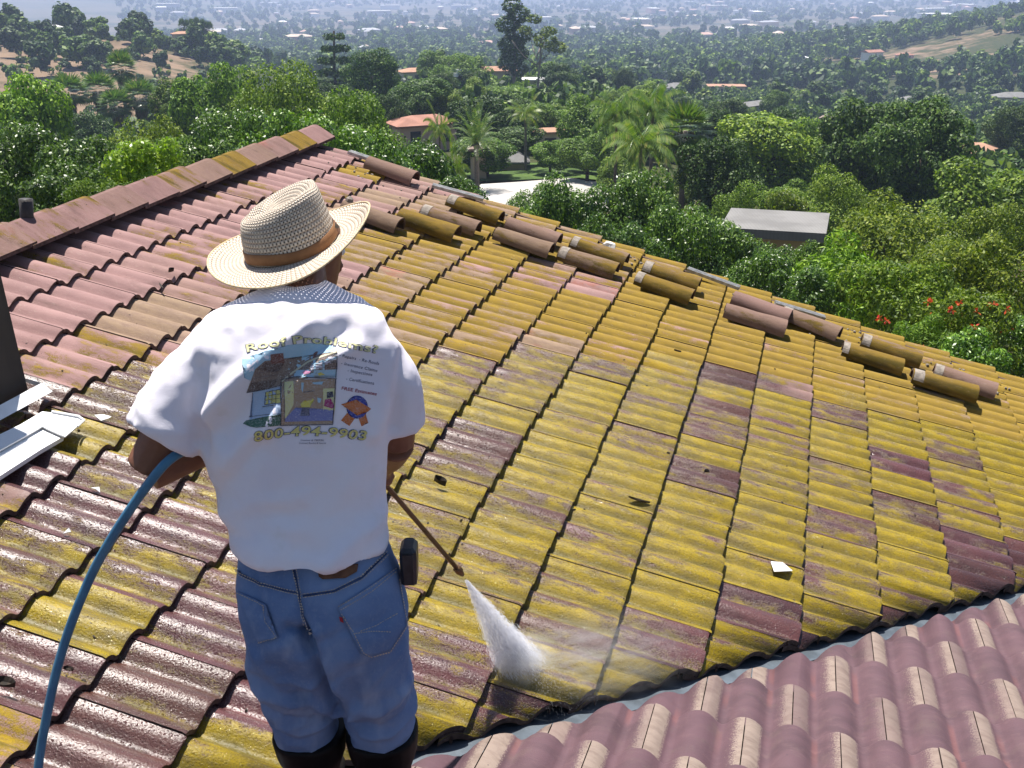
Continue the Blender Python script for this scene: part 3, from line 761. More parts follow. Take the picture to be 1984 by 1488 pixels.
# boots
M_RUB = simple('black_rubber', (.006, .005, .005), (.012, .010, .009), 9, .62, .12)
for kx in (-.512, -.330):
    mb = MB(); zf = nearZ(kx, 2.42) - .004
    sl = -n2[1] / n2[2]
    R_ = []
    for z, y, a, b in ((-1.790, 2.333, .0905, .102), (-1.80, 2.333, .0915, .103), (-1.86, 2.345, .086, .094), (-1.93, 2.362, .066, .073), (-1.975, 2.375, .058, .075)): R_.append(ell(kx, y, z, a, b, 20))
    mb.loft(R_)
    foot = []
    for t, w, hgt in ((-.085, .020, .05), (-.075, .036, .085), (-.03, .042, .125), (.03, .044, .115), (.09, .049, .075), (.15, .050, .058), (.19, .042, .048), (.21, .018, .03)):
        y = 2.38 + t; z0 = nearZ(kx, y) - .002
        foot.append([(kx + w * math.copysign(abs(math.cos(q)) ** .7, math.cos(q)), y, z0 + hgt * (.5 + .5 * math.sin(q))) for q in [2 * math.pi * i / 16 for i in range(16)]])
    mb.loft(foot)
    bm_ = remesh(mb, .007, 4); child('boot', bm_, person, M_RUB)

# ---- straw hat
def t_straw():
    t = NT('woven_straw'); uv = t.n('UVMap').outputs[0]; s = t.n('SeparateXYZ', {0: uv})
    u, v = s.outputs[0], s.outputs[1]
    p = .0092
    a = t.math('MULTIPLY', t.math('ADD', u, v), math.pi / p); b = t.math('MULTIPLY', t.math('SUBTRACT', u, v), math.pi / p)
    sa = t.math('ABSOLUTE', t.math('SINE', a)); sb = t.math('ABSOLUTE', t.math('SINE', b))
    gap = t.math('MAXIMUM', sa, sb)
    over = t.math('MULTIPLY', t.math('SINE', a), t.math('SINE', b))
    hole = t.math('LESS_THAN', t.math('ADD', gap, t.math('MULTIPLY', t.math('SUBTRACT', t.noise(t.obj(), 24, 3), .5), .5)), .54)
    c = t.mix(t.step(over, -.6, .7), (.45, .365, .285), (.72, .635, .53))
    c = t.mix(t.step(gap, .82, .50), c, (.10, .07, .05))
    c = t.mix(t.math('MULTIPLY', t.step(t.noise(t.obj(), 60, 3), .5, .7), .35), c, (.74, .66, .52))
    sh = t.bsdf(c, .6, .25, t.bump(t.math('ADD', gap, t.math('MULTIPLY', over, .5)), .9, .0025))
    tr = t.n('BsdfTransparent'); m = t.n('MixShader', {0: hole, 1: sh}); t.t.links.new(tr.outputs[0], m.inputs[2])
    return t.done(m.outputs[0])
M_STRAW = t_straw(); M_BAND = simple('brown_hat_band', (.27, .135, .060), (.22, .105, .045), 30, .75)
roll = R(-12.0); tilt = R(-7.0)
hx = nrm([math.cos(roll), 0, -math.sin(roll)]); hz0 = np.array([math.sin(roll), 0, math.cos(roll)]); hy0 = np.array([0, 1., 0])
hy = hy0 * math.cos(tilt) - hz0 * math.sin(tilt); hz = np.cross(hx, hy)
HATC = aty(566, 478, 2.645)
def hat_pt(x, y, z): return HATC + (hx * x + hy * y + hz * z) * 1.045
def hat_part(name, grid, uvs, mat, parent, close=True, thick=.0022):
    nu = len(grid[0]); V = []; Fc = []; UV = []
    for r in grid: V += r
    me = bpy.data.meshes.new(name)
    for i in range(len(grid) - 1):
        for j in range(nu):
            k = (j + 1) % nu; Fc.append((i * nu + j, i * nu + k, (i + 1) * nu + k, (i + 1) * nu + j))
            ua = lambda ii, jj: (uvs[ii][0] * jj, uvs[ii][1])
            UV += [ua(i, j), ua(i, j + 1), ua(i + 1, j + 1), ua(i + 1, j)]
    L = wloc(parent); me.from_pydata([tuple(np.array(p) - L) for p in V], [], Fc)
    l = me.uv_layers.new(name='UVMap'); l.data.foreach_set('uv', np.array(UV).ravel())
    me.materials.append(mat)
    for p in me.polygons: p.use_smooth = True
    return link(name, me, parent, L)
NH = 72; ths = [2 * math.pi * j / NH for j in range(NH)]
grid, uvs = [], []
for (z, a, b, q) in ((-.004, .107, .120, 0), (.02, .1055, .118, 0), (.045, .103, .114, 0), (.07, .099, .109, .1), (.09, .095, .103, .3), (.105, .090, .096, .6), (.115, .082, .088, 1), (.118, .070, .076, 1), (.112, .054, .06, 1), (.100, .036, .04, .8), (.092, .018, .02, .4), (.090, .004, .004, .2)):
    row = []
    for th in ths:
        x, y = a * math.cos(th), b * math.sin(th)
        x2 = x + .010 * q * (z / .11)                         # leans a little to the front
        zz = z + q * (.020 * (x / .09) - .012 * math.exp(-((x / .05) ** 2)) * (1 if z > .1 else 0) * abs(math.sin(th)) * 0)
        zz -= q * .022 * math.exp(-(y / .034) ** 2) * (1.0 if x < .06 else .4) * (1 if z > .1 else 0)
        row.append(hat_pt(x2, y, zz))
    grid.append(row); uvs.append((2 * math.pi * .108 / NH, len(uvs) * .021))
hat = None
def brim_z(x, y, rr):
    f = max(0, (rr - .55) / .45)
    right = max(0, x / .19); left = max(0, -x / .19)
    return f * f * (.030 * right ** 2 + .020 * left ** 2) + .015 * right ** 2 * f - .010 * max(0, -y / .17) * f
bg_, buv = [], []
for i in range(14):
    t_ = i / 13.0; row = []
    for th in ths:
        c, s = math.cos(th), math.sin(th)
        a = .106 + t_ * ((.197 - .106) if c > 0 else (.192 - .106)); b = .119 + t_ * (.205 - .119)
        x, y = a * c, b * s
        row.append(hat_pt(x, y, brim_z(x, y, .54 + .46 * t_)))
    bg_.append(row); buv.append((2 * math.pi * .15 / NH, .3 + t_ * .09))
brim = hat_part('straw_hat', bg_, buv, M_STRAW, person)
crown = hat_part('crown', grid, uvs, M_STRAW, brim)
for o in (brim, crown):
    md = o.modifiers.new('thick', 'SOLIDIFY'); md.thickness = .0022; md.offset = 0
mb = MB(); mb.tube([bg_[-1][j] for j in range(NH)] + [bg_[-1][0], bg_[-1][1]], .0026, 6, cap=False)
M_RIM = simple('straw_edge', (.62, .50, .33), (.44, .33, .19), 180, .7)
mb.build('brim_edge', M_RIM, brim, smooth=True)
mb = MB(); mb.loft([[hat_pt(a * math.cos(th), b * math.sin(th), z + .004 * math.cos(th * 3)) for th in ths] for z, a, b in ((.002, .1085, .1215), (.003, .1100, .1230), (.027, .1085, .1212), (.028, .107, .1195))], True, False)
mb.build('hat_band', M_BAND, brim, smooth=True)
# ------------------------------------------------------------------ the print on the back of the shirt
def cs(x, y): return 440 + x / 5.722, 620 + y / 5.722        # from an enlarged view (320 px wide shown at 1831)
def csl(*p): return [cs(*q) for q in p]
INK = {}
def ink(name, c, k=.84):
    t = NT('ink_' + name); p = t.pos()
    col = t.mix(t.step(t.noise(p, 900, 2), .56, .66), c, (.66, .66, .70))
    INK[name] = t.done(t.bsdf(col, .9, .15)); return INK[name]
for nme, c in dict(sky=(.33, .52, .66), brick=(.17, .07, .055), shingle=(.21, .15, .12), shingle_dark=(.11, .075, .065), line=(.05, .05, .07), wall=(.36, .46, .62), gold=(.62, .55, .16), grass=(.05, .13, .09), tan=(.36, .25, .17),
                   floor=(.17, .19, .42), cream=(.56, .52, .36), pink=(.55, .20, .36), yellow=(.62, .56, .10), magenta=(.32, .03, .14), blue=(.035, .05, .30), orange=(.52, .15, .03), red=(.30, .03, .05), navy=(.10, .10, .16), pale=(.62, .60, .30), timber=(.36, .24, .15)).items(): ink(nme, c)
LAY = [0]
def printed(name, polys, mat, cell=9.0, layer=1):
    o = drape_poly(name, [(p, 0) for p in polys], BV_SHIRT, .0004 + .00035 * layer, [INK[mat]], shirt, cell); return o
printed('printed_sky', [csl((165, 480), (170, 430), (330, 390), (420, 345), (560, 330), (680, 275), (900, 255), (1120, 275), (1215, 310), (1222, 420), (1000, 460), (640, 470), (640, 590), (420, 600), (250, 670), (190, 640), (250, 560))], 'sky')
printed('printed_roof', [csl((215, 800), (310, 545), (420, 452), (640, 440), (760, 420), (1000, 385), (1222, 350), (1222, 545), (800, 548), (640, 640), (600, 735), (420, 770))], 'shingle', layer=2)
printed('printed_dark_roof', [csl((330, 545), (430, 470), (640, 455), (600, 540), (540, 580)), csl((225, 795), (270, 690), (560, 655), (520, 730), (420, 765))], 'shingle_dark', layer=3)
printed('printed_chimney', [csl((480, 380), (620, 362), (632, 470), (482, 486))], 'brick', layer=4)
printed('printed_vent', [csl((950, 430), (958, 375), (985, 350), (1010, 352), (985, 385), (985, 425))], 'brick', layer=4)
printed('printed_eave', strip_ := [q[0] for q in strip(csl((600, 690), (770, 560), (900, 470), (1050, 410), (1222, 352)), 3.4)], 'cream', layer=5)
printed('printed_wall', [csl((282, 800), (420, 768), (600, 745), (604, 1040), (250, 1108), (280, 1060))], 'wall', layer=2)
printed('printed_window', [csl((432, 800), (600, 775), (597, 920), (425, 942))], 'gold', layer=3)
printed('printed_grass', [csl((180, 1150), (215, 1115), (290, 1100), (450, 1075), (600, 1040), (600, 1165), (520, 1175), (430, 1170), (330, 1195), (260, 1185))], 'grass', layer=3)
printed('printed_attic', [csl((700, 640), (760, 560), (900, 555), (1218, 545), (1215, 635), (950, 628))], 'sky', layer=3)
printed('printed_room', [csl((615, 665), (1210, 650), (1195, 980), (1170, 1150), (590, 1160))], 'tan', layer=3)
printed('printed_floor', [csl((640, 1090), (760, 970), (900, 1000), (1060, 985), (1180, 1000), (1170, 1115), (640, 1125))], 'floor', layer=4)
printed('printed_curtain', [csl((640, 690), (740, 680), (735, 940), (640, 1100), (632, 1000))], 'pale', layer=4)
printed('printed_window', [csl((1065, 760), (1200, 755), (1195, 1005), (1065, 1000))], 'pale', layer=4)
printed('printed_drip', [csl((820, 690), (850, 690), (840, 800), (822, 770)), csl((940, 690), (1070, 680), (1050, 715), (960, 710)), csl((1000, 860), (1045, 870), (1030, 920), (1005, 910)), csl((960, 450), (985, 450), (985, 540), (962, 545)), csl((1055, 450), (1080, 450), (1078, 560), (1056, 560))], 'sky', layer=5)
printed('printed_patch', [csl((832, 590), (860, 568), (930, 568), (905, 592), (850, 604))], 'pink', layer=4)
printed('printed_figure_head', [csl((850, 800), (965, 785), (960, 850), (930, 890), (880, 890), (850, 850))], 'timber', layer=5)
printed('printed_figure_shirt', [csl((850, 895), (900, 885), (935, 900), (950, 870), (965, 880), (930, 930), (915, 965), (830, 965), (815, 935)), csl((1000, 590), (1040, 575), (1085, 605), (1020, 615))], 'yellow', layer=5)
printed('printed_figure_legs', [csl((835, 968), (912, 965), (915, 1060), (885, 1060), (876, 1000), (850, 1060), (808, 1060))], 'navy', layer=5)
printed('printed_figure_dress', [csl((1085, 880), (1150, 870), (1190, 960), (1160, 980), (1070, 950))], 'magenta', layer=6)
printed('printed_figure_hair', [csl((1105, 800), (1170, 790), (1180, 850), (1105, 870))], 'line', layer=6)
lines = []
for pth, w in [(((430, 798), (600, 775), (597, 922), (424, 944), (430, 798)), 1.2), (((470, 795), (465, 938)), .8), (((510, 790), (505, 932)), .8), (((552, 783), (548, 928)), .8), (((430, 848), (598, 825)), .8), (((428, 895), (598, 872)), .8), (((400, 965), (530, 950)), 1.3),
               (((282, 800), (278, 1062), (250, 1075)), .9), (((215, 800), (420, 768), (600, 735)), 1.3), (((605, 660), (590, 1165), (1170, 1158), (1222, 350)), 1.6), (((610, 662), (800, 628), (1000, 640), (1215, 650)), 1.5), (((640, 690), (630, 1120)), .9), (((250, 1075), (600, 1035)), .9),
               (((850, 800), (965, 785)), 1.4), (((290, 640), (560, 600)), .7), (((320, 585), (590, 545)), .7), (((1000, 450), (1220, 385)), .7), (((900, 515), (1220, 455)), .7), (((860, 540), (1220, 505)), .7), (((680, 425), (1180, 370)), .7)]:
    lines += [q[0] for q in strip(csl(*pth), w)]
o = printed('printed_outline', lines, 'line', 14, layer=7); o['kind'] = 'stuff'
def star(cx, cy, r0, r1, k): return [(cx + (r0 if i % 2 else r1) * math.cos(math.pi * i / k), cy + (r0 if i % 2 else r1) * math.sin(math.pi * i / k) * 1.08) for i in range(2 * k)]
c_ = cs(1440, 965)
printed('printed_rosette_tail', [csl((1330, 1030), (1420, 1085), (1355, 1175), (1330, 1120), (1262, 1112)), csl((1455, 1085), (1530, 1020), (1565, 1140), (1515, 1120), (1490, 1178))], 'orange', layer=1)
printed('printed_rosette', [star(c_[0], c_[1], 17.6, 20.8, 20)], 'blue', layer=2)
printed('printed_rosette_band', [csl((1262, 935), (1330, 932), (1400, 930), (1430, 880), (1460, 935), (1540, 955), (1595, 985), (1560, 1015), (1470, 1010), (1440, 1060), (1400, 1005), (1320, 975))], 'orange', layer=3)
def printed_text(name, txt, path, size, mat, layer, offset=0.0, shear=0.0, width=None, cell=7.0):
    """lettering whose baseline follows a path in the view"""
    cu = bpy.data.curves.new(name, 'FONT'); cu.body = txt; cu.size = 1.0; cu.offset = offset; cu.shear = shear; cu.resolution_u = 3; cu.space_character = 1.06
    o = bpy.data.objects.new(name, cu); COL.objects.link(o); dg = bpy.context.evaluated_depsgraph_get(); dg.update()
    me = bpy.data.meshes.new_from_object(o.evaluated_get(dg)); bpy.data.objects.remove(o); bpy.data.curves.remove(cu)
    bm = bmesh.new(); bm.from_mesh(me); bpy.data.meshes.remove(me)
    P = [np.array(p) for p in path]; Ls = [0]
    for a, b in zip(P[:-1], P[1:]): Ls.append(Ls[-1] + np.linalg.norm(b - a))
    x1 = max(v.co.x for v in bm.verts); k = Ls[-1] / x1 if width is None else width
    for v in bm.verts:
        s_ = v.co.x * k; h = v.co.y * size
        q = np.array([np.interp(s_, Ls, [p[i] for p in P]) for i in (0, 1)]); q2 = np.array([np.interp(s_ + 2, Ls, [p[i] for p in P]) for i in (0, 1)]); q1 = np.array([np.interp(s_ - 2, Ls, [p[i] for p in P]) for i in (0, 1)])
        u = (q2 - q1) / max(1e-6, np.linalg.norm(q2 - q1)); p = q + np.array([u[1], -u[0]]) * h
        v.co = (p[0], p[1], 0)
    return drape_bm(name, bm, BV_SHIRT, .0004 + .00035 * layer, [INK[mat]], shirt, cell)
TP = csl((215, 362), (360, 325), (480, 305), (640, 280), (800, 252), (960, 255), (1150, 278), (1320, 305), (1500, 338), (1662, 372))
printed_text('printed_title', 'Roof Problems?', TP, 21, 'navy', 3, .050)
printed_text('printed_title', 'Roof Problems?', TP, 21, 'pale', 5, .016)
PP = csl((300, 1345), (450, 1318), (640, 1290), (860, 1275), (1100, 1285), (1330, 1310), (1545, 1330))
printed_text('printed_number', '800-494-9903', PP, 25, 'navy', 3, .055, .12)
printed_text('printed_number', '800-494-9903', PP, 25, 'gold', 5, .016, .12)
for txt, a, b, sz, m_ in (('- Repairs  - Re-Roofs', (1240, 400), (1680, 500), 8.4, 'navy'), ('- Insurance Claims', (1258, 490), (1662, 578), 8.4, 'navy'), ('- Inspections', (1330, 572), (1605, 622), 8.4, 'navy'), ('- Certifications', (1315, 665), (1625, 718), 8.4, 'navy'), ('FREE Estimates', (1262, 770), (1655, 836), 8.8, 'red'), ('License # 780930', (815, 1340), (1070, 1342), 4.6, 'navy'), ('Licensed, Bonded & Insured', (800, 1372), (1095, 1372), 4.2, 'navy')):
    printed_text('printed_line', txt, csl(a, ((a[0] + b[0]) / 2, (a[1] + b[1]) / 2), b), sz, m_, 2, .02 if m_ == 'red' else .008, .1, cell=12)

# ------------------------------------------------------------------ loose barrel tiles laid along the rake
def barrel_mesh(v=0):
    mb = MB(); L = .41 + .03 * hsh(v, 2); rings_o, rings_i = [], []
    for i in range(5):
        t = i / 4; w = .080 + .018 * t + .004 * (hsh(v, i, 3) - .5); h = .076 + .016 * t + .006 * (hsh(v, i, 4) - .5)
        ang = [math.pi * j / 12 for j in range(13)]
        def pt(q, sh): 
            c, s = math.cos(q), math.sin(q)
            return (-L / 2 + L * t, -(w - sh) * math.copysign(abs(c) ** .85, c), (h - sh) * s ** .9 if s > 1e-6 else 0.0)
        rings_o.append([pt(q, 0) for q in ang]); rings_i.append([pt(q, .014) for q in ang])
    mb.loft(rings_o, False, False); mb.loft([r[::-1] for r in rings_i], False, False, 1)
    for k in (0, 4):
        a, b = rings_o[k], rings_i[k]; mb.loft([a, b] if k == 0 else [b, a], False, False, 1)
    for e in (0, 12):
        q = [r[e] for r in rings_o]; p = [r[e] for r in rings_i]; mb.loft([q, p], False, False, 1)
    me = mb.mesh('loose_barrel_tile', [M_CAP, M_EDGE]); bm = bmesh.new(); bm.from_mesh(me); bmesh.ops.recalc_face_normals(bm, faces=bm.faces)
    bm.to_mesh(me); bm.free()
    for p in me.polygons: p.use_smooth = p.material_index == 0
    return me
BARRELS = [barrel_mesh(v) for v in range(5)]
GREY = simple('dry_mortar', (.30, .26, .22), (.19, .165, .14), 30, .95, bump=.4)
loose = [  # centre px of the crest, end-to-end px, lichen, tone, label
    ((757, 328), .02, .2, 'dusty mauve barrel tile nearest the ridge end, above the rest', 0, .03),
    ((718, 418), .06, .4, 'mauve barrel tile with a lump of mortar, just right of the hat', 1, .0),
    ((828, 434), .66, .6, 'olive yellow barrel tile lying in front of a mauve one, right of the hat', 0, .06),
    ((870, 425), .10, .3, 'mauve barrel tile with a pale grey end, behind the olive yellow one', 2, .05),
    ((918, 404), .55, .8, 'yellowish barrel tile highest of its cluster, near the upper ribbed strip', 2, .02),
    ((1031, 448), .12, .2, 'reddish mauve barrel tile behind the plain grey one', 0, .05),
    ((1012, 468), .10, .95, 'plain greyish tan barrel tile without lichen', 0, .04),
    ((1158, 486), .32, .9, 'tan barrel tile beside the small white mortar chunk', 2, .03),
    ((1137, 506), .36, .9, 'tan barrel tile in front of the one beside the white chunk', 2, .04),
    ((1298, 533), .45, .9, 'olive tan barrel tile with pale left end, farther one of its pair', 2, .03),
    ((1284, 556), .48, .9, 'olive tan barrel tile with pale left end, nearer one of its pair', 2, .05),
    ((1471, 594), .05, .1, 'dark mauve barrel tile half hidden behind another mauve one', 0, .12),
    ((1459, 617), .06, .2, 'mauve barrel tile with white scuffs, lying across the lichen', 0, -.05),
    ((1567, 625), .10, .3, 'mauve barrel tile turned most steeply of all', 2, .20),
    ((1722, 676), .52, .8, 'yellow barrel tile behind the one with a white end, low on the rake', 2, .06),
    ((1686, 692), .50, .9, 'yellow barrel tile with a white end, low on the rake', 2, .02),
    ((1864, 736), .06, .2, 'mauve barrel tile farthest down the rake, its open end toward the house', 2, .12),
    ((1824, 744), .62, .8, 'mustard yellow barrel tile farthest down the rake, by the mauve one', 2, .04)]
for (px, py), li, tone, lab, kind, yaw in loose:
    base = px_main(px, py + 10, .0); n_, m_ = NM(base)
    O = PM(n_, m_, .002)
    X = nrm(dD + rD * -(yaw + .10 * (hsh(px, py, 6) - .5)) + nD * .05 * (hsh(px, py, 7) - .4)); Y = nrm(np.cross(nD + rD * .16 * (hsh(px, py, 8) - .5), X)); mat = frame(X, Y, np.cross(X, Y), O)
    o = bpy.data.objects.new('loose_barrel_tile', BARRELS[len([q for q in bpy.data.objects if q.name.startswith('loose_barrel')]) % 5]); COL.objects.link(o); o.matrix_world = mat; o.color = (min(.8, li + .10), min(1, tone + .45), 0, 1)
    tag(o, lab, 'roof tile', 'loose barrel tiles laid along the rake')
    if kind:
        mb = MB()
        if kind == 2:
            ang = [math.pi * (.10 + .80 * j / 12) for j in range(13)]
            R2 = [[(x, -(w + .0015) * math.copysign(abs(math.cos(q)) ** .85, math.cos(q)), (h + .0015) * math.sin(q) ** .9) for q in ang] for x, w, h in ((-.2085, .0800, .0765), (-.165 + .03 * hsh(px, py), .0825, .0790))]
            mb.loft(R2, False, False); nm_ = 'mortar_end'
        else:
            for j in range(14):
                a, b, c = -.20 + .09 * hsh(j, 1), (hsh(j, 2) - .5) * .13, .03 + .055 * hsh(j, 3); r_ = .016 + .018 * hsh(j, 4)
                mb.loft([[(a + r_ * s * math.cos(q + j), b + r_ * s * math.sin(q + j), c + r_ * z) for q in [math.pi * i / 3 for i in range(6)]] for z, s in ((-1, .3), (-.3, 1), (.4, .9), (.9, .3))])
            nm_ = 'mortar_lump'
        me = mb.mesh(nm_, GREY); c = bpy.data.objects.new(nm_, me); COL.objects.link(c); c.parent = o
def chunk(name, px, py, r, mat, label, cat, group=None, sz=(1, .8, .5), seed=0):
    O = px_main(px, py, -.012); mb = MB(); rings = []
    for i, (z, s_) in enumerate(((0, .9), (.5, 1), (1.1, .7), (1.25, .25))):
        rings.append([O + nD * z * r * sz[2] + (dD * math.cos(q) * sz[0] + rD * math.sin(q) * sz[1]) * r * s_ * (.75 + .5 * hsh(seed, j, i)) for j, q in enumerate([2 * math.pi * k / 9 for k in range(9)])])
    mb.loft(rings); return tag(mb.build(name, mat, None, O), label, cat, group)
M_CHALK = simple('white_mortar', (.78, .76, .72), (.62, .6, .56), 30, .95)
chunk('mortar_chunk', 1179, 482, .05, M_CHALK, 'small white mortar chunk behind the tan barrel tiles', 'mortar', sz=(1, .8, .9))
chunk('mortar_chunk', 1008, 440, .012, M_CHALK, 'tiny white chip on the tile below the grey barrel tile', 'mortar', seed=3)
# scraps and debris
M_PAPER = simple('white_scrap', (.80, .80, .80), (.74, .74, .74), 30, .8)
def scrap(pts, z, label):
    P = [px_main(x, y, z) for x, y in pts]; c = sum(P) / len(P); mb = MB()
    P = [p + nD * .010 * ((i % 2) - .2) for i, p in enumerate(P)]; k = len(P)
    mb.add([*P, *[p - nD * .0025 for p in P]], [tuple(range(k)), tuple(range(k, 2 * k))[::-1]] + [(i, (i + 1) % k, (i + 1) % k + k, i + k) for i in range(k)])
    tag(mb.build('paint_flake', M_PAPER, None, c), label, 'paint flake')
scrap([(1494, 1087), (1515, 1092), (1536, 1105), (1499, 1110)], -.004, 'white triangular flake on yellow tiles at the right')
scrap([(183, 803), (200, 806), (216, 806), (210, 813), (196, 814)], .0, 'white half moon flake on the tile beside the chimney tray')
scrap([(122, 1033), (133, 1026), (138, 1029), (128, 1035)], -.004, 'small white flake on wet tiles left of the blue hose')
scrap([(176, 944), (192, 947), (194, 953), (184, 950)], -.004, 'thin white flake on wet tiles above the hose bend')
M_LEAFD = simple('dead_leaf', (.022, .018, .015), (.05, .035, .025), 60, .8)
def leaf(px, py, w, h, z, a, label, curl=.5):
    O = px_main(px, py, z); mb = MB(); X = dD * math.cos(a) + rD * math.sin(a); Y = np.cross(nD, X)
    for sgn in (0,):
        g = [[O + X * w * (u - .5) + Y * h * (v - .5) * (1 - (2 * u - 1) ** 2 + .1) + nD * (.004 + curl * h * (2 * v - 1) ** 2 + .2 * w * (u - .4) ** 2) for v in np.linspace(0, 1, 5)] for u in np.linspace(0, 1, 6)]
        mb.loft(g, False, False); mb.loft([[p - nD * .0015 for p in r] for r in g], False, False)
    tag(mb.build('dead_leaf', M_LEAFD, None, O), label, 'dead leaf')
leaf(851, 939, .06, .034, -.004, -.3, 'curled black leaf on the tiles right of the sleeve', .8)
leaf(1237, 972, .10, .014, -.02, .1, 'long dark sliver of leaf on yellow tiles')
leaf(1368, 916, .028, .022, -.01, .6, 'small dark leaf on the yellow tiles, lower of two')
leaf(1294, 880, .016, .013, -.01, .2, 'tiny dark leaf on the yellow tiles, upper of two')
leaf(331, 528, .035, .022, .0, 1.2, 'small dark leaf on pink tiles left of the hat', .9)
leaf(312, 556, .075, .010, .004, -.75, 'dark twig lying over the tile edge left of the hat', .2)
leaf(1312, 682, .045, .016, -.01, .1, 'dark leaf on the grey tile below the barrel tiles')
leaf(772, 489, .022, .016, -.004, .4, 'dark leaf by the tile edge right of the hat')
leaf(8, 1330, .06, .035, -.02, .2, 'grey wet leaf at the left edge of the roof')
leaf(132, 1300, .03, .016, -.02, .2, 'small dark leaf just right of the blue hose')
def bits(name, spots, mat, label):
    mb = MB()
    for i, (O, r, el) in enumerate(spots):
        a = 6.28 * hsh(i, 1); X = dD * math.cos(a) + rD * math.sin(a); Y = np.cross(nD, X)
        mb.loft([[O + nD * (r * z) + X * r * el * s_ * math.cos(q) + Y * r * s_ * math.sin(q) * (.7 + .5 * hsh(i, k)) for k, q in enumerate([math.pi * j / 2.5 for j in range(5)])] for z, s_ in ((-.3, 1), (.5, .8), (.8, .2))])
    tag(mb.build(name, mat, None, spots[0][0]), label, kind='stuff')
def crest_z(n, m): return prof(m) + TILT * EXP * ((n % 1.0) - 1.0) if n % 1.0 else prof(m)
gb = np.random.default_rng(8); sp_ = []
while len(sp_) < 420:
    n_, m_ = gb.uniform(0, 15), gb.uniform(-18, 27)
    if m_ < valley_m(n_) + .5: continue
    if gb.uniform() < .6: m_ = round(m_) + .5 + gb.uniform(-.10, .10)
    sp_.append((PM(n_, m_, crest_z(n_, m_) + .001), gb.uniform(.002, .0055), gb.uniform(.8, 2.6)))
bits('roof_litter', sp_, M_LEAFD, 'dark leaf litter and grit lying on the tiles')
sp_ = []
while len(sp_) < 260:
    n_ = gb.uniform(-.6, 15.2); m_ = 27.3 - abs(gb.normal(0, 1.5))
    sp_.append((PM(n_, m_, crest_z(n_, m_) + .002), gb.uniform(.003, .013), gb.uniform(.8, 1.5)))
bits('mortar_crumbs', sp_, GREY, 'grey mortar crumbs along the rake')
# ------------------------------------------------------------------ hose, lance and spray
M_HOSE = simple('blue_hose', (.030, .135, .250), (.045, .175, .30), 25, .42, .5)
hp_ = [(430, 885, 2.72), (396, 870, 2.54), (362, 872, 2.40), (326, 893, 2.335), (292, 932, 2.325), (257, 980, 2.335), (217, 1042, 2.345), (182, 1104, 2.36), (152, 1172, 2.35), (127, 1240, 2.34), (107, 1310, 2.32), (92, 1380, 2.30), (80, 1444, 2.28), (73, 1500, 2.26), (68, 1580, 2.23)]
pts = [aty(x, y, Y) for x, y, Y in hp_]
pts += [pts[-1] + np.array([.0, -.18, -.10]), pts[-1] + np.array([.02, -.5, -.0])]
pts = [GA - gax * .46, LH + np.array([-.03, .0, .02])] + pts
mb = MB(); mb.tube(smooth_path(pts, 70), .0112, 12); 
tag(mb.build('hose', M_HOSE, None, pts[6], smooth=True), 'blue pressure hose curving from under the left arm to the bottom left', 'hose')
M_LANCE = simple('bronze_pipe', (.17, .10, .055), (.11, .065, .04), 60, .4, .5, metal=.55)
M_BRASS = simple('brass_nozzle', (.22, .12, .05), (.09, .055, .035), 90, .4, .5, metal=.6)
lance = empty('spray_lance', GA, 'thin brown spray lance pointing down at the tiles', 'spray lance')
mb = MB(); mb.tube([GA - gax * .36, GB], .0072, 10); mb.build('pipe', M_LANCE, lance, smooth=True)
mb = MB(); mb.tube([GB - gax * .035, GB - gax * .030, GB - gax * .012, GB - gax * .010, GB, GB + gax * .014], [.010, .0135, .0135, .010, .0095, .006], 8); mb.build('nozzle', M_BRASS, lance)
mb = MB(); mb.tube([GA - gax * .48, GA - gax * .30], .016, 10); mb.box(GA - gax * .06 + np.array([0, 0, .004]), gax * .06, np.cross(gax, [0, 0, 1.]) * .014, np.array([0, 0, .016])); mb.build('handle', M_BLACK, lance)
# water: a fan of fine streaks from the nozzle, and a low mist where it lands
def spray_mat():
    t = NT('water_spray'); d = t.n('BsdfDiffuse', {'Color': (.92, .93, .97, 1)}); tl = t.n('BsdfTranslucent', {'Color': (.92, .93, .97, 1)}); tr = t.n('BsdfTransparent')
    m = t.n('MixShader', {0: .5}); t.t.links.new(d.outputs[0], m.inputs[1]); t.t.links.new(tl.outputs[0], m.inputs[2])
    m2 = t.n('MixShader', {0: .70}); t.t.links.new(m.outputs[0], m2.inputs[1]); t.t.links.new(tr.outputs[0], m2.inputs[2]); return t.done(m2.outputs[0])
TGT = px_main(1008, 1290, -.02); S0 = GB + gax * .014; spL = np.linalg.norm(TGT - S0); ax = nrm(TGT - S0)
X_ = nrm(np.cross(ax, _fw)); Y_ = np.cross(ax, X_)
gs = np.random.default_rng(4); V, Fc = [], []
def streak(p, v, l, w):
    v = nrm(v); a = nrm(np.cross(v, [.3, .5, .8])); c = np.cross(v, a); b = len(V)
    V.extend([p - v * l / 2, p + a * w, p - a * .5 * w + c * .87 * w, p - a * .5 * w - c * .87 * w, p + v * l / 2])
    Fc.extend([(b, b + 1, b + 2), (b, b + 2, b + 3), (b, b + 3, b + 1), (b + 4, b + 2, b + 1), (b + 4, b + 3, b + 2), (b + 4, b + 1, b + 3)])
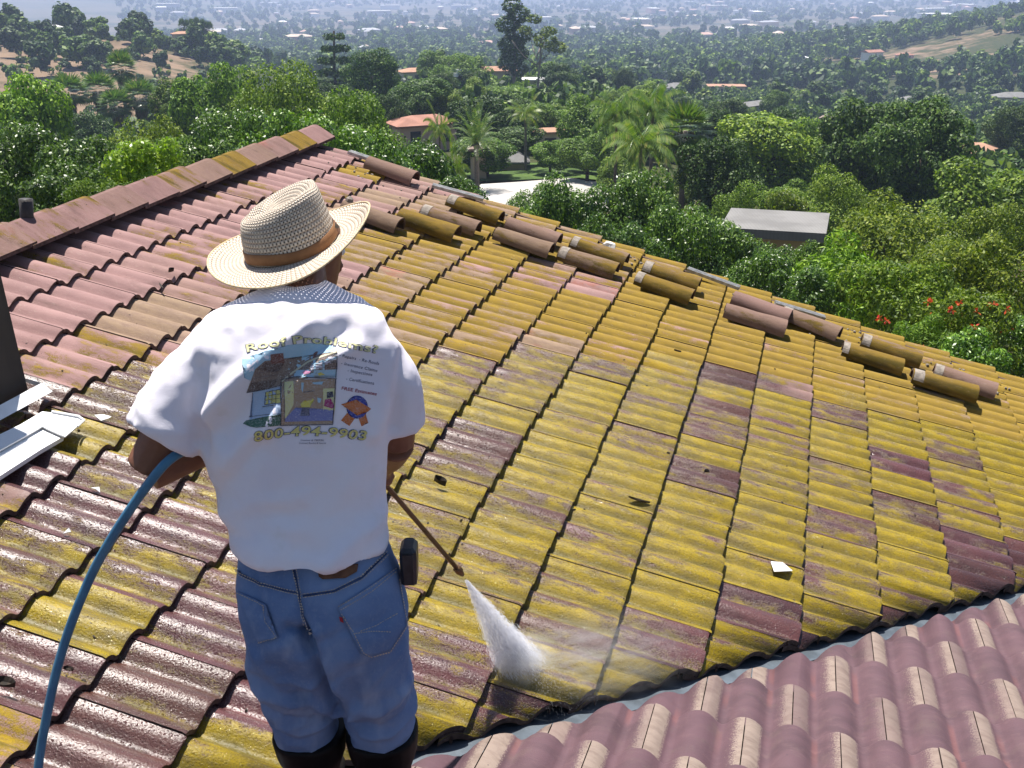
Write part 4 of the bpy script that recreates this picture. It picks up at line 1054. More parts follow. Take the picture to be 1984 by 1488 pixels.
for i in range(24000):
    q = abs(math.sqrt(gs.uniform(0, 1)) * .82 + gs.normal(0, .10))
    ph = gs.uniform(0, 2 * math.pi); t_ = gs.uniform(.01, 1) ** .62 * (1 + .10 * gs.normal()) if gs.uniform() > .15 else gs.uniform(.01, 1) ** .5
    if t_ > 1.06: continue
    v = ax * spL + (X_ * math.cos(ph) * .098 + Y_ * math.sin(ph) * .055) * q
    streak(S0 + v * t_ + gs.normal(0, .0025, 3) * t_, v, gs.uniform(.008, .03) * (.5 + t_ * .6), gs.uniform(.0004, .0010) * (.6 + .8 * t_))
for i in range(4200):                                   # splash leaving the tile, mostly down the slope and to the right
    a = gs.uniform(-1.1, 1.1); u = nrm(dD * math.cos(a) + rD * math.sin(a) * .8 + nD * gs.uniform(.05, .55)); r_ = gs.exponential(.085)
    if r_ > .42: continue
    p = TGT + nD * .035 + u * r_ - nD * r_ * r_ * 1.6
    if (p - TGT) @ nD < -.01: continue
    streak(p, u - nD * r_ * 3, gs.uniform(.003, .009), gs.uniform(.0002, .0005))
me = bpy.data.meshes.new('water_spray'); SO = np.array(S0); me.from_pydata([tuple(p - SO) for p in V], [], Fc); me.materials.append(spray_mat())
sp = bpy.data.objects.new('water_spray', me); COL.objects.link(sp); sp.location = SO
tag(sp, 'white fan of water spraying from the lance nozzle onto the tiles', 'water spray', kind='stuff')
def mist_mat():
    t = NT('drifting_mist'); o = t.obj(); d = t.n('VectorMath', {0: o}, operation='LENGTH').outputs['Value']
    n_ = t.noise(t.scaled(o, (1.2, 2.6, 2.0)), 2.2, 4, .6, .8)
    sx = t.n('SeparateXYZ', {0: o}).outputs[0]
    den = t.math('MULTIPLY', t.math('MULTIPLY', t.step(d, 1.0, .05), t.step(n_, .42, .72)), t.n('MapRange', {'Value': sx, 'From Min': -1.0, 'From Max': 1.0, 'To Min': 16.0, 'To Max': 4.0}).outputs[0])
    return t.done(None, t.n('VolumePrincipled', {'Color': (.95, .96, 1.0, 1), 'Density': den, 'Anisotropy': .3}).outputs[0])
mc = px_main(1175, 1262, .06); sx_, sy_, sz_ = .46, .26, .085
bm = bmesh.new(); bmesh.ops.create_icosphere(bm, subdivisions=3, radius=1.02); me = bpy.data.meshes.new('water_mist'); bm.to_mesh(me); bm.free(); me.materials.append(mist_mat())
ms = bpy.data.objects.new('water_mist', me); COL.objects.link(ms); vv = nrm(vD); yy = nrm(np.cross(nD, vv)); zz = np.cross(vv, yy)
ms.matrix_world = Matrix(((vv[0] * sx_, yy[0] * sy_, zz[0] * sz_, mc[0]), (vv[1] * sx_, yy[1] * sy_, zz[1] * sz_, mc[1]), (vv[2] * sx_, yy[2] * sy_, zz[2] * sz_, mc[2]), (0, 0, 0, 1)))
mp = bpy.data.objects.new('water_mist', me); COL.objects.link(mp); pc = px_main(1012, 1272, .045)
mp.matrix_world = Matrix(((X_[0] * .15, dD[0] * .11, nD[0] * .085, pc[0]), (X_[1] * .15, dD[1] * .11, nD[1] * .085, pc[1]), (X_[2] * .15, dD[2] * .11, nD[2] * .085, pc[2]), (0, 0, 0, 1)))
mp.data = me.copy(); mp.data.materials.clear()
t = NT('impact_mist'); d_ = t.n('VectorMath', {0: t.obj()}, operation='LENGTH').outputs['Value']
mp.data.materials.append(t.done(None, t.n('VolumePrincipled', {'Color': (.95, .96, 1.0, 1), 'Density': t.math('MULTIPLY', t.step(d_, 1.0, .1), 7.0), 'Anisotropy': .2}).outputs[0]))
tag(mp, 'white puff of mist where the water strikes the tiles', 'mist', kind='stuff')
tag(ms, 'thin mist drifting over the valley right of the spray', 'mist', kind='stuff')
# ------------------------------------------------------------------ terrain
AZ = [-60, -26, -18, -10, -3, 3, 10, 18, 26, 60]
TB = {0: [-6.0] * 10, 10: [-4.6, -4.6, -4.7, -5.0, -5.6, -6.0, -6.2, -6.2, -6.2, -6.2], 18: [-5.6, -5.6, -5.8, -6.2, -7, -7.4, -7.6, -7.4, -7.2, -7.2], 28: [-8.0, -8.0, -8.2, -8.6, -9.4, -10, -10.2, -10, -9.8, -9.8], 40: [-11, -11, -11.3, -11.6, -12.2, -12.6, -13, -13, -13, -13],
      60: [-15, -15, -15, -15, -15, -15, -15.5, -16, -16, -16], 80: [-17, -17, -17, -16.5, -15.8, -15.8, -17, -18, -18, -18], 110: [-20, -20, -19.5, -19, -18, -18, -20, -22, -21, -21], 150: [-23, -23, -22.5, -21.5, -20.5, -20.5, -24, -27, -24, -24],
      200: [-29, -29, -28, -25, -22, -23, -29, -32, -30, -30], 260: [-33, -33, -33, -30, -25, -27, -33, -36, -35, -35], 320: [-26, -25.5, -27, -34, -32, -34, -38, -40, -38, -38], 380: [-20, -20, -22, -37, -39, -40, -42, -43, -41, -41],
      450: [-26, -26, -29, -43, -45, -46, -47, -47, -44, -44], 600: [-52, -52, -50, -53, -54, -55, -55, -50, -40, -38], 700: [-58, -58, -58, -59, -60, -60, -60, -48, -27, -20], 800: [-63, -63, -63, -64, -64, -64, -62, -47, -20, -10],
      950: [-67, -67, -68, -69, -69, -69, -67, -55, -28, -15], 1200: [-75] * 7 + [-68, -50, -35], 1700: [-88, -88, -90, -91, -91, -91, -90, -85, -75, -60], 2500: [-72, -74, -86, -103, -104, -104, -103, -100, -92, -80],
      3200: [-55, -58, -75, -108, -110, -110, -109, -106, -100, -90], 4500: [-10, -20, -50, -113, -116, -116, -114, -112, -105, -95], 6500: [60, 40, 0, -105, -118, -118, -118, -110, -100, -90], 9000: [150, 140, 90, 10, -30, -40, -40, -10, 20, 40]}
DS = sorted(TB); TT = np.array([TB[k] for k in DS], float)
def T(x, y):
    d = math.hypot(x, y); a = math.degrees(math.atan2(x, max(y, 1e-6) if y > 0 else 1e-6)); a = min(59.9, max(-59.9, a)); d = min(d, 8999)
    i = max(0, np.searchsorted(DS, d, side='right') - 1); i = min(i, len(DS) - 2); u = (d - DS[i]) / (DS[i + 1] - DS[i]); u = u * u * (3 - 2 * u) * .35 + u * .65
    r = TT[i] * (1 - u) + TT[i + 1] * u
    z = float(np.interp(a, AZ, r))
    k = min(1, d / 200)
    return z + k * (2.2 * mnoise.noise(Vector((x * .011, y * .011, 0))) + 1.2 * mnoise.noise(Vector((x * .04, y * .04, 5))))
def m_ground():
    t = NT('ground'); p = t.pos()
    d = t.n('VectorMath', {0: p}, operation='LENGTH').outputs['Value']
    n1 = t.noise(p, .018, 6, .65); n2_ = t.noise(p, .12, 5, .6); n3 = t.noise(p, 1.1, 4)
    dry = t.mix(t.step(n2_, .35, .65), (.215, .150, .100), (.155, .110, .072))
    green = t.mix(t.step(n3, .35, .65), (.028, .042, .012), (.060, .062, .026))
    xx = t.n('SeparateXYZ', {0: p}).outputs[0]
    hills = t.math('MAXIMUM', t.step(xx, -45, -100), t.math('MULTIPLY', t.math('MULTIPLY', t.step(xx, 130, 200), t.step(d, 430, 520)), .62))
    c = t.mix(t.step(t.math('SUBTRACT', t.math('ADD', n1, t.math('MULTIPLY', n2_, .5)), t.math('MULTIPLY', hills, .34)), .38, .56), dry, green)
    nearc = t.mix(t.step(n3, .4, .6), (.045, .052, .018), (.10, .075, .045))
    c = t.mix(t.step(d, 120, 60), c, nearc)
    farc = t.mix(t.step(t.noise(p, .009, 8, .75), .36, .60), (.030, .044, .022), (.15, .125, .095))
    farc = t.mix(t.step(t.noise(p, .02, 4, .7), .62, .70), farc, (.24, .20, .17))
    c = t.mix(t.step(d, 700, 1500), c, farc)
    hill = t.math('MULTIPLY', t.step(t.n('SeparateXYZ', {0: p}).outputs[0], -420, -640), t.step(d, 1900, 2300))
    c = t.mix(hill, c, t.mix(t.step(t.noise(p, .004, 7, .65), .42, .62), (.115, .105, .075), (.065, .075, .05)))
    return t.done(t.bsdf(c, .95, .1, t.bump(n3, .4, .3)))
M_GROUND = m_ground()
rad_ = list(np.concatenate([np.linspace(0, 60, 16), np.linspace(68, 480, 52), np.geomspace(500, 8990, 46)]))
azs = np.linspace(-58, 58, 150)
V, Fc = [], []
for d in rad_:
    for a in azs:
        x, y = d * math.sin(R(a)), d * math.cos(R(a)) - 12
        V.append((x, y, T(x, y)))
na = len(azs)
for i in range(len(rad_) - 1):
    for j in range(na - 1): Fc.append((i * na + j, i * na + j + 1, (i + 1) * na + j + 1, (i + 1) * na + j))
me = bpy.data.meshes.new('ground'); me.from_pydata(V, [], Fc); me.materials.append(M_GROUND); me.polygons.foreach_set('use_smooth', [True] * len(Fc))
gr = bpy.data.objects.new('ground', me); COL.objects.link(gr); gr['kind'] = 'structure'; gr['label'] = 'dry and green hillside falling to a wide valley'
def spot(px, d):
    D = ray(px, 200); s = d / math.hypot(D[0], D[1]); x, y = D[0] * s, D[1] * s; return np.array([x, y, T(x, y)])
def z_of(py, d, px=992):
    D = ray(px, py); return D[2] / math.hypot(D[0], D[1]) * d
def sheet(name, pts, mat, lift=.06, sub=10, label=None):
    bm = bmesh.new(); bm.faces.new([bm.verts.new((x, y, 0)) for x, y in pts]); 
    bmesh.ops.triangulate(bm, faces=bm.faces[:]); bmesh.ops.subdivide_edges(bm, edges=bm.edges[:], cuts=sub, use_grid_fill=True)
    for v in bm.verts: v.co.z = T(v.co.x, v.co.y) + lift
    bmesh.ops.recalc_face_normals(bm, faces=bm.faces[:])
    if sum(f.normal.z for f in bm.faces) < 0: bmesh.ops.reverse_faces(bm, faces=bm.faces[:])
    me = bpy.data.meshes.new(name); bm.to_mesh(me); bm.free(); me.materials.append(mat)
    o = bpy.data.objects.new(name, me); COL.objects.link(o); o['kind'] = 'structure'
    if label: o['label'] = label
    return o
def gxy(px, d): p = spot(px, d); return (p[0], p[1])
M_CONC = simple('pale_concrete', (.46, .435, .41), (.36, .34, .31), .35, .9)
sheet('driveway', [gxy(880, 76), gxy(1010, 75), gxy(1230, 76), gxy(1230, 87), gxy(1100, 89), gxy(930, 87)], M_CONC, .25, label='pale concrete driveway below the palms')
M_LAWN = simple('lawn', (.070, .120, .016), (.040, .075, .012), .35, .95)
sheet('lawn', [gxy(880, 89), gxy(1260, 90), gxy(1260, 104), gxy(880, 104)], M_LAWN, .25, label='green lawn beyond the driveway')
sheet('lawn', [gxy(1890, 150), gxy(2050, 150), gxy(2080, 205), gxy(1890, 205)], M_LAWN, .6, label='bright green slope at the right edge')

# ------------------------------------------------------------------ plants
def m_leaf(name, a, b, c, rough=.5, spec=.4, trans=.25, dryc=None):
    t = NT(name); g = t.n('NewGeometry'); r = g.outputs['Random Per Island']; inf = t.n('ObjectInfo')
    col = t.ramp(r, [(0.0, a), (.45, b), (.85, c), (1.0, dryc or c)])
    col = t.mix(1.0, col, inf.outputs['Color'], 'MULTIPLY')
    p = t.bsdf(col, rough, spec); tl = t.n('BsdfTranslucent', {'Color': t.mix(1.0, col, (1.3, 1.5, .55), 'MULTIPLY')})
    m = t.n('MixShader', {0: trans, 1: p}); t.t.links.new(tl.outputs[0], m.inputs[2]); return t.done(m.outputs[0])
L_GLOSS = m_leaf('glossy_leaf', (.018, .042, .006), (.058, .120, .011), (.160, .245, .030), .40, .42, .2)
L_SOFT = m_leaf('soft_leaf', (.030, .065, .008), (.088, .158, .013), (.205, .285, .028), .55, .25, .22)
L_DARK = m_leaf('dark_leaf', (.015, .038, .007), (.036, .080, .012), (.100, .160, .022), .55, .25, .15)
L_PALM = m_leaf('palm_leaf', (.05, .10, .015), (.09, .155, .025), (.16, .22, .05), .4, .5, .25, (.20, .19, .07))
L_DRY = m_leaf('dry_frond', (.10, .075, .045), (.15, .115, .07), (.19, .15, .10), .8, .2, .1)
L_FLOWER = m_leaf('flower', (.45, .05, .02), (.55, .09, .02), (.50, .03, .02), .6, .3, .2)
M_BARK = simple('bark', (.085, .062, .045), (.045, .034, .026), 14, .95, bump=.5)
M_PALMBARK = simple('palm_bark', (.20, .165, .13), (.13, .105, .085), 9, .95)
M_PALEBARK = simple('pale_bark', (.34, .29, .24), (.22, .18, .15), 2, .9)
def quad_mesh(name, C, A, B, mat, fold=None):
    """one rhombic leaf per row: centre C, half axes A (length) and B (width)"""
    n = len(C); V = np.empty((n, 4, 3)); V[:, 0] = C - A; V[:, 1] = C + B + A * .1; V[:, 2] = C + A; V[:, 3] = C - B + A * .1
    me = bpy.data.meshes.new(name); me.vertices.add(4 * n); me.vertices.foreach_set('co', V.ravel())
    me.loops.add(4 * n); me.loops.foreach_set('vertex_index', np.arange(4 * n, dtype=np.int32)); me.polygons.add(n)
    me.polygons.foreach_set('loop_start', np.arange(0, 4 * n, 4, dtype=np.int32)); me.update(calc_edges=True)
    for m in (mat if isinstance(mat, (list, tuple)) else [mat]): me.materials.append(m)
    return me
def unit(n): v = RNG.normal(size=(n, 3)); return v / np.linalg.norm(v, axis=1)[:, None]
def crown_pts(lobes, count, out=.65, shell=(.62, 1.05), droop=.25):
    """leaves on the outside of a set of lobes (x, y, z, rx, rz)"""
    Lb = np.array(lobes, float); w = Lb[:, 3] ** 2; w /= w.sum(); idx = RNG.choice(len(Lb), int(count * 1.35), p=w)
    dirs = unit(len(idx)); rr = RNG.uniform(shell[0], shell[1], len(idx)) ** .7
    sc_ = Lb[idx][:, [3, 3, 4]]; P = Lb[idx, :3] + dirs * sc_ * rr[:, None]
    keep = np.ones(len(P), bool)
    for x, y, z, rx, rz in Lb:
        q = (P - [x, y, z]) / [rx, rx, rz]; keep &= np.linalg.norm(q, axis=1) > .56
    P, dirs = P[keep][:count], dirs[keep][:count]
    N = dirs * out + unit(len(P)) * (1 - out) + np.array([0, 0, .25]); N /= np.linalg.norm(N, axis=1)[:, None]
    A = np.cross(N, unit(len(P))); A[:, 2] -= droop; A -= N * (A * N).sum(1)[:, None]; A /= np.linalg.norm(A, axis=1)[:, None]
    return P, N, A
def crown_mesh(name, lobes, count, ll, lw, mat, **k):
    P, N, A = crown_pts(lobes, count, **k); s = RNG.uniform(.45, 1.45, len(P))[:, None]
    return quad_mesh(name, P, A * ll / 2 * s, np.cross(N, A) * lw / 2 * s, mat)
def lobes_round(R_, H, base, n, seed, spread=.80):
    n = int(n * 1.7)
    g = np.random.default_rng(seed); out = []
    for i in range(n):
        v = g.normal(size=3); v /= np.linalg.norm(v); q = g.uniform(.35, 1) ** .6
        r = R_ * g.uniform(.17, .36); x, y = v[0] * R_ * spread * q, v[1] * R_ * spread * q
        z = base + (H - base) * (.5 + .5 * v[2] * .72 * q); out.append((x, y, z, r, r * g.uniform(.75, .95)))
    out.append((0, 0, base + (H - base) * .46, R_ * .55, (H - base) * .36)); return out
def trunk_mesh(name, H, r, mat, limbs=4, seed=0, lean=.0):
    g = np.random.default_rng(seed); mb = MB(); top = np.array([lean, 0, H])
    mb.tube(smooth_path([(0, 0, -.6), (0, 0, 0), (lean * .3, .03 * H, H * .5), top], 8), list(np.linspace(r * 1.15, r * .5, 8)), 8)
    for i in range(limbs):
        a = 2 * math.pi * i / max(1, limbs) + g.uniform(0, 1); h = H * g.uniform(.45, .8); q = np.array([math.cos(a), math.sin(a), 0])
        mb.tube(smooth_path([(0, 0, h), q * H * .18 + [0, 0, h + H * .16], q * H * .34 + [0, 0, h + H * .42]], 5), list(np.linspace(r * .5, r * .14, 5)), 6)
    return mb.mesh(name, mat, smooth=True)
KIT = {}
def kit(key, name, crown, trunk): KIT[key] = (name, crown, trunk)
for i in range(3):      # near: single leaves
    kit('gloss%d' % i, 'broadleaf_tree', crown_mesh('crown', lobes_round(2.3, 4.6, .7, 15, 30 + i), 30000, .105, .05, L_GLOSS, out=.55, droop=.5), trunk_mesh('trunk', 2.6, .16, M_BARK, 5, i))
    kit('soft%d' % i, 'broadleaf_tree', crown_mesh('crown', lobes_round(2.5, 5.2, .6, 17, 50 + i), 30000, .095, .048, L_SOFT, out=.5, droop=.2), trunk_mesh('trunk', 2.9, .16, M_BARK, 5, 7 + i))
for i in range(3):      # middle distance
    kit('mid%d' % i, 'broadleaf_tree', crown_mesh('crown', lobes_round(3.4, 7.0, 1.0, 18, 70 + i), 20000, .20, .12, L_SOFT, out=.55), trunk_mesh('trunk', 4.0, .24, M_BARK, 5, 17 + i))
    kit('middark%d' % i, 'broadleaf_tree', crown_mesh('crown', lobes_round(3.4, 8.0, 1.0, 20, 80 + i, .82), 20000, .20, .115, L_DARK, out=.5), trunk_mesh('trunk', 4.6, .26, M_BARK, 5, 27 + i))
for i in range(3):      # far
    kit('far%d' % i, 'broadleaf_tree', crown_mesh('crown', lobes_round(4.0, 7.5, .6, 11, 90 + i), 1500, .95, .62, L_SOFT, out=.65), None)
    kit('fardark%d' % i, 'broadleaf_tree', crown_mesh('crown', lobes_round(3.6, 9.0, .6, 12, 100 + i), 1500, .95, .6, L_DARK, out=.6), None)
cy = [(.12 * math.sin(k), .12 * math.cos(k * 2), .6 + k * .62, .62 * (1 - (k / 12.5) ** 2.2) + .08, .75) for k in range(12)]
kit('cypress', 'cypress_tree', crown_mesh('crown', cy, 2600, .34, .14, L_DARK, out=.5, droop=-.9), trunk_mesh('trunk', 2.0, .12, M_BARK, 0))
eu = [(0.2, 0, 15.2, 1.5, 1.4), (-.8, .3, 13.6, 1.7, 1.5), (.7, -.3, 12.0, 1.9, 1.6), (-.9, 0, 10.2, 2.0, 1.7), (.6, .4, 8.6, 2.0, 1.6), (-.5, -.5, 6.9, 2.0, 1.6), (.8, 0, 5.4, 1.7, 1.4), (-.7, .2, 4.2, 1.5, 1.2)]
kit('eucalyptus', 'eucalyptus_tree', crown_mesh('crown', eu, 5200, .5, .24, L_DARK, out=.45, droop=.6), trunk_mesh('trunk', 14, .30, M_PALEBARK, 0))
eu2 = [(-2.2, 0, 11.2, 1.0, .8), (-1.0, .5, 13.2, 1.1, .8), (1.6, 0, 9.6, 1.7, 1.2), (3.4, .2, 8.6, 1.5, 1.0), (2.6, -.4, 11.4, 1.1, .8), (.4, .3, 10.3, 1.0, .8)]
kit('sparse', 'eucalyptus_tree', crown_mesh('crown', eu2, 1500, .5, .22, L_SOFT, out=.4, droop=.6), trunk_mesh('trunk', 10.5, .22, M_PALEBARK, 5, 3, .8))
ce = []
for k in range(6):
    for q in range(5):
        a = q * 1.26 + k * .7; r = 2.6 * (1 - k / 8); ce.append((r * math.cos(a) * 1.1, r * math.sin(a) * 1.1, 3.0 + k * 1.55, 1.5 * (1 - k / 9), .45))
kit('cedar', 'cedar_tree', crown_mesh('crown', ce, 7500, .42, .20, L_DARK, out=.3, droop=.1), trunk_mesh('trunk', 11.5, .26, M_BARK, 0, 4))
def shrub(key, R_, H, n, cnt, ll, lw, mat, seed, flower=0):
    lb = lobes_round(R_, H, .05, n, seed, .85); cm = crown_mesh('foliage', lb, cnt, ll, lw, mat, out=.5, droop=.15)
    kit(key, 'leafy_shrub', cm, None)
shrub('lime', 1.1, 2.6, 12, 6500, .115, .055, m_leaf('lime_leaf', (.10, .19, .012), (.19, .30, .02), (.30, .40, .045), .4, .45, .35), 201)
shrub('bushA', 1.6, 2.4, 14, 11000, .12, .055, L_GLOSS, 202)
shrub('bushB', 1.7, 2.2, 16, 11000, .105, .045, L_SOFT, 203)
shrub('feather', 1.5, 2.8, 16, 10000, .16, .035, L_SOFT, 204)
def frond(base, az, el, L, droop, n, ll, lw, C, A, B, sag=.5, up=0.0):
    p = np.array(base, float); d = np.array([math.cos(az) * math.cos(el), math.sin(az) * math.cos(el), math.sin(el)]); side = np.array([-math.sin(az), math.cos(az), 0])
    for k in range(n):
        t = (k + .5) / n; d = nrm(d + np.array([0, 0, -droop / n * (.4 + 1.4 * t)])); p = p + d * L / n
        l = ll * (math.sin(math.pi * (.12 + .84 * t)) ** .7)
        for s in (1, -1):
            v = nrm(side * s * .85 + d * .45 + np.array([0, 0, -sag + up])); w = nrm(np.cross(v, np.cross(side, d))) if abs(v @ d) < .99 else side
            C.append(p + v * l / 2); A.append(v * l / 2); B.append(d * lw / 2)
        C.append(p); A.append(d * L / n * .6); B.append(side * .02)
def feather_palm(key, name, H, L, nf, droop, ll, lw, sag, seed, mat=L_PALM, bark=M_PALMBARK, rt=.16, e0=1.25, shaft=True):
    g = np.random.default_rng(seed); C, A, B = [], [], []
    for i in range(nf):
        e = e0 - 1.35 * (i / nf) ** .8; frond((0, 0, H), i * 2.399 + g.uniform(-.2, .2), e, L * g.uniform(.85, 1.1), droop * g.uniform(.8, 1.2), 22, ll, lw, C, A, B, sag)
    cm = quad_mesh('crown', np.array(C), np.array(A), np.array(B), mat); mb = MB()
    mb.tube([(0, 0, -.8), (0, 0, 0), (.05, .02, H * .5), (0, 0, H * .88)] + ([(0, 0, H * .89), (0, 0, H)] if shaft else [(0, 0, H)]), [rt * 1.3, rt * 1.1, rt, rt * .85] + ([rt * 1.05, rt * .5] if shaft else [rt * 1.6]), 10)
    KIT[key] = (name, cm, mb.mesh('trunk', bark, smooth=True))
feather_palm('king', 'king_palm', 7.2, 3.0, 17, 1.5, .70, .13, .75, 1)
feather_palm('king2', 'king_palm', 8.6, 3.6, 22, 1.8, .85, .16, .95, 2)
feather_palm('date', 'date_palm', 3.6, 3.6, 54, 1.0, .46, .09, .12, 3, shaft=False, rt=.28, e0=1.45)
def fan_palm(key, H, seed, R_=2.3):
    g = np.random.default_rng(seed); C, A, B = [], [], []; C2, A2, B2 = [], [], []
    for i in range(44):
        az, e = i * 2.399, 1.35 - 2.0 * (i / 44); d = np.array([math.cos(az) * math.cos(e), math.sin(az) * math.cos(e), math.sin(e)]); s = np.array([-math.sin(az), math.cos(az), 0]); b = d * R_ * .55 + [0, 0, H]
        for k in range(-5, 6):
            v = nrm(d * math.cos(k * .26) + s * math.sin(k * .26) + [0, 0, -.18]); C.append(b + v * R_ * .32); A.append(v * R_ * .32); B.append(np.cross(v, nrm(np.cross(s, d))) * .10)
    for i in range(320):
        az = g.uniform(0, 6.28); z = H - .3 - g.uniform(0, 3.4) ; r = .95 * (1 - (H - z) / 4.5); p = np.array([r * math.cos(az), r * math.sin(az), z]); v = nrm([math.cos(az) * .25, math.sin(az) * .25, -1]); s = np.array([-math.sin(az), math.cos(az), 0])
        C2.append(p); A2.append(v * .5); B2.append(s * .12)
    a = quad_mesh('crown', np.array(C), np.array(A), np.array(B), L_PALM); b = quad_mesh('dead_skirt', np.array(C2), np.array(A2), np.array(B2), L_DRY)
    mb = MB(); mb.tube([(0, 0, -.8), (0, 0, .3), (.1, 0, H * .6), (0, 0, H)], [.38, .27, .22, .22], 9)
    KIT[key] = ('fan_palm', a, mb.mesh('trunk', M_PALMBARK, smooth=True), b)
fan_palm('fan', 9.5, 5)
NPL = [0]
def plant(key, pos, s, label, group=None, tint=(1, 1, 1), rz=None, sz=None, single=False):
    k = KIT[key]; name, cm, tm = k[0], k[1], k[2]; NPL[0] += 1
    rz = random.uniform(0, 6.28) if rz is None else rz; sc = (s, s, sz or s)
    cat = 'palm' if 'palm' in name else 'shrub' if 'shrub' in name else 'tree'
    if tm is None or single:
        o = bpy.data.objects.new(name, cm); COL.objects.link(o); o.location = pos; o.scale = sc; o.rotation_euler = (0, 0, rz); o.color = (*tint, 1)
        return tag(o, label, cat, group)
    r = empty(name, pos, label, cat, group, rz); r.scale = sc
    for nm_, me in [('crown', cm), ('trunk', tm)] + ([('dead_skirt', k[3])] if len(k) > 3 else []):
        o = bpy.data.objects.new(nm_, me); COL.objects.link(o); o.parent = r
        if nm_ != 'trunk': o.color = (*tint, 1)
    return r
HT = {}
for k_, v_ in KIT.items():
    c_v = np.array([v.co[:] for v in v_[1].vertices]); HT[k_] = (c_v[:, 2].max(), np.percentile(np.hypot(c_v[:, 0], c_v[:, 1]), 97))
def put(key, px, ytop, d, wpx, label, group=None, tint=(1, 1, 1), **kw):
    """a plant at distance d whose crown top and width suit what is seen"""
    H, Rm = HT[key]; palm = 'palm' in KIT[key][0]
    p = spot(px, d); zt = z_of(ytop, d, px); s = wpx / FPX * d * 1.04 / (2 * Rm); g_ = p[2]; szv = (zt - g_) / H
    if key == 'fan': s *= 1.2
    if palm: szv = max(s * (.95 if key == 'fan' else .7), min(s * 2.2, szv))
    else:
        if 'shrub' in KIT[key][0] or key == 'lime': szv = min(szv, s * 1.25)
        szv = max(szv, s * .6)
        if key not in ('cypress', 'eucalyptus', 'sparse', 'cedar'): s = max(s, szv * .62)
    p[2] = zt - szv * H
    return plant(key, p, s, label, group, tint, sz=szv, **kw)
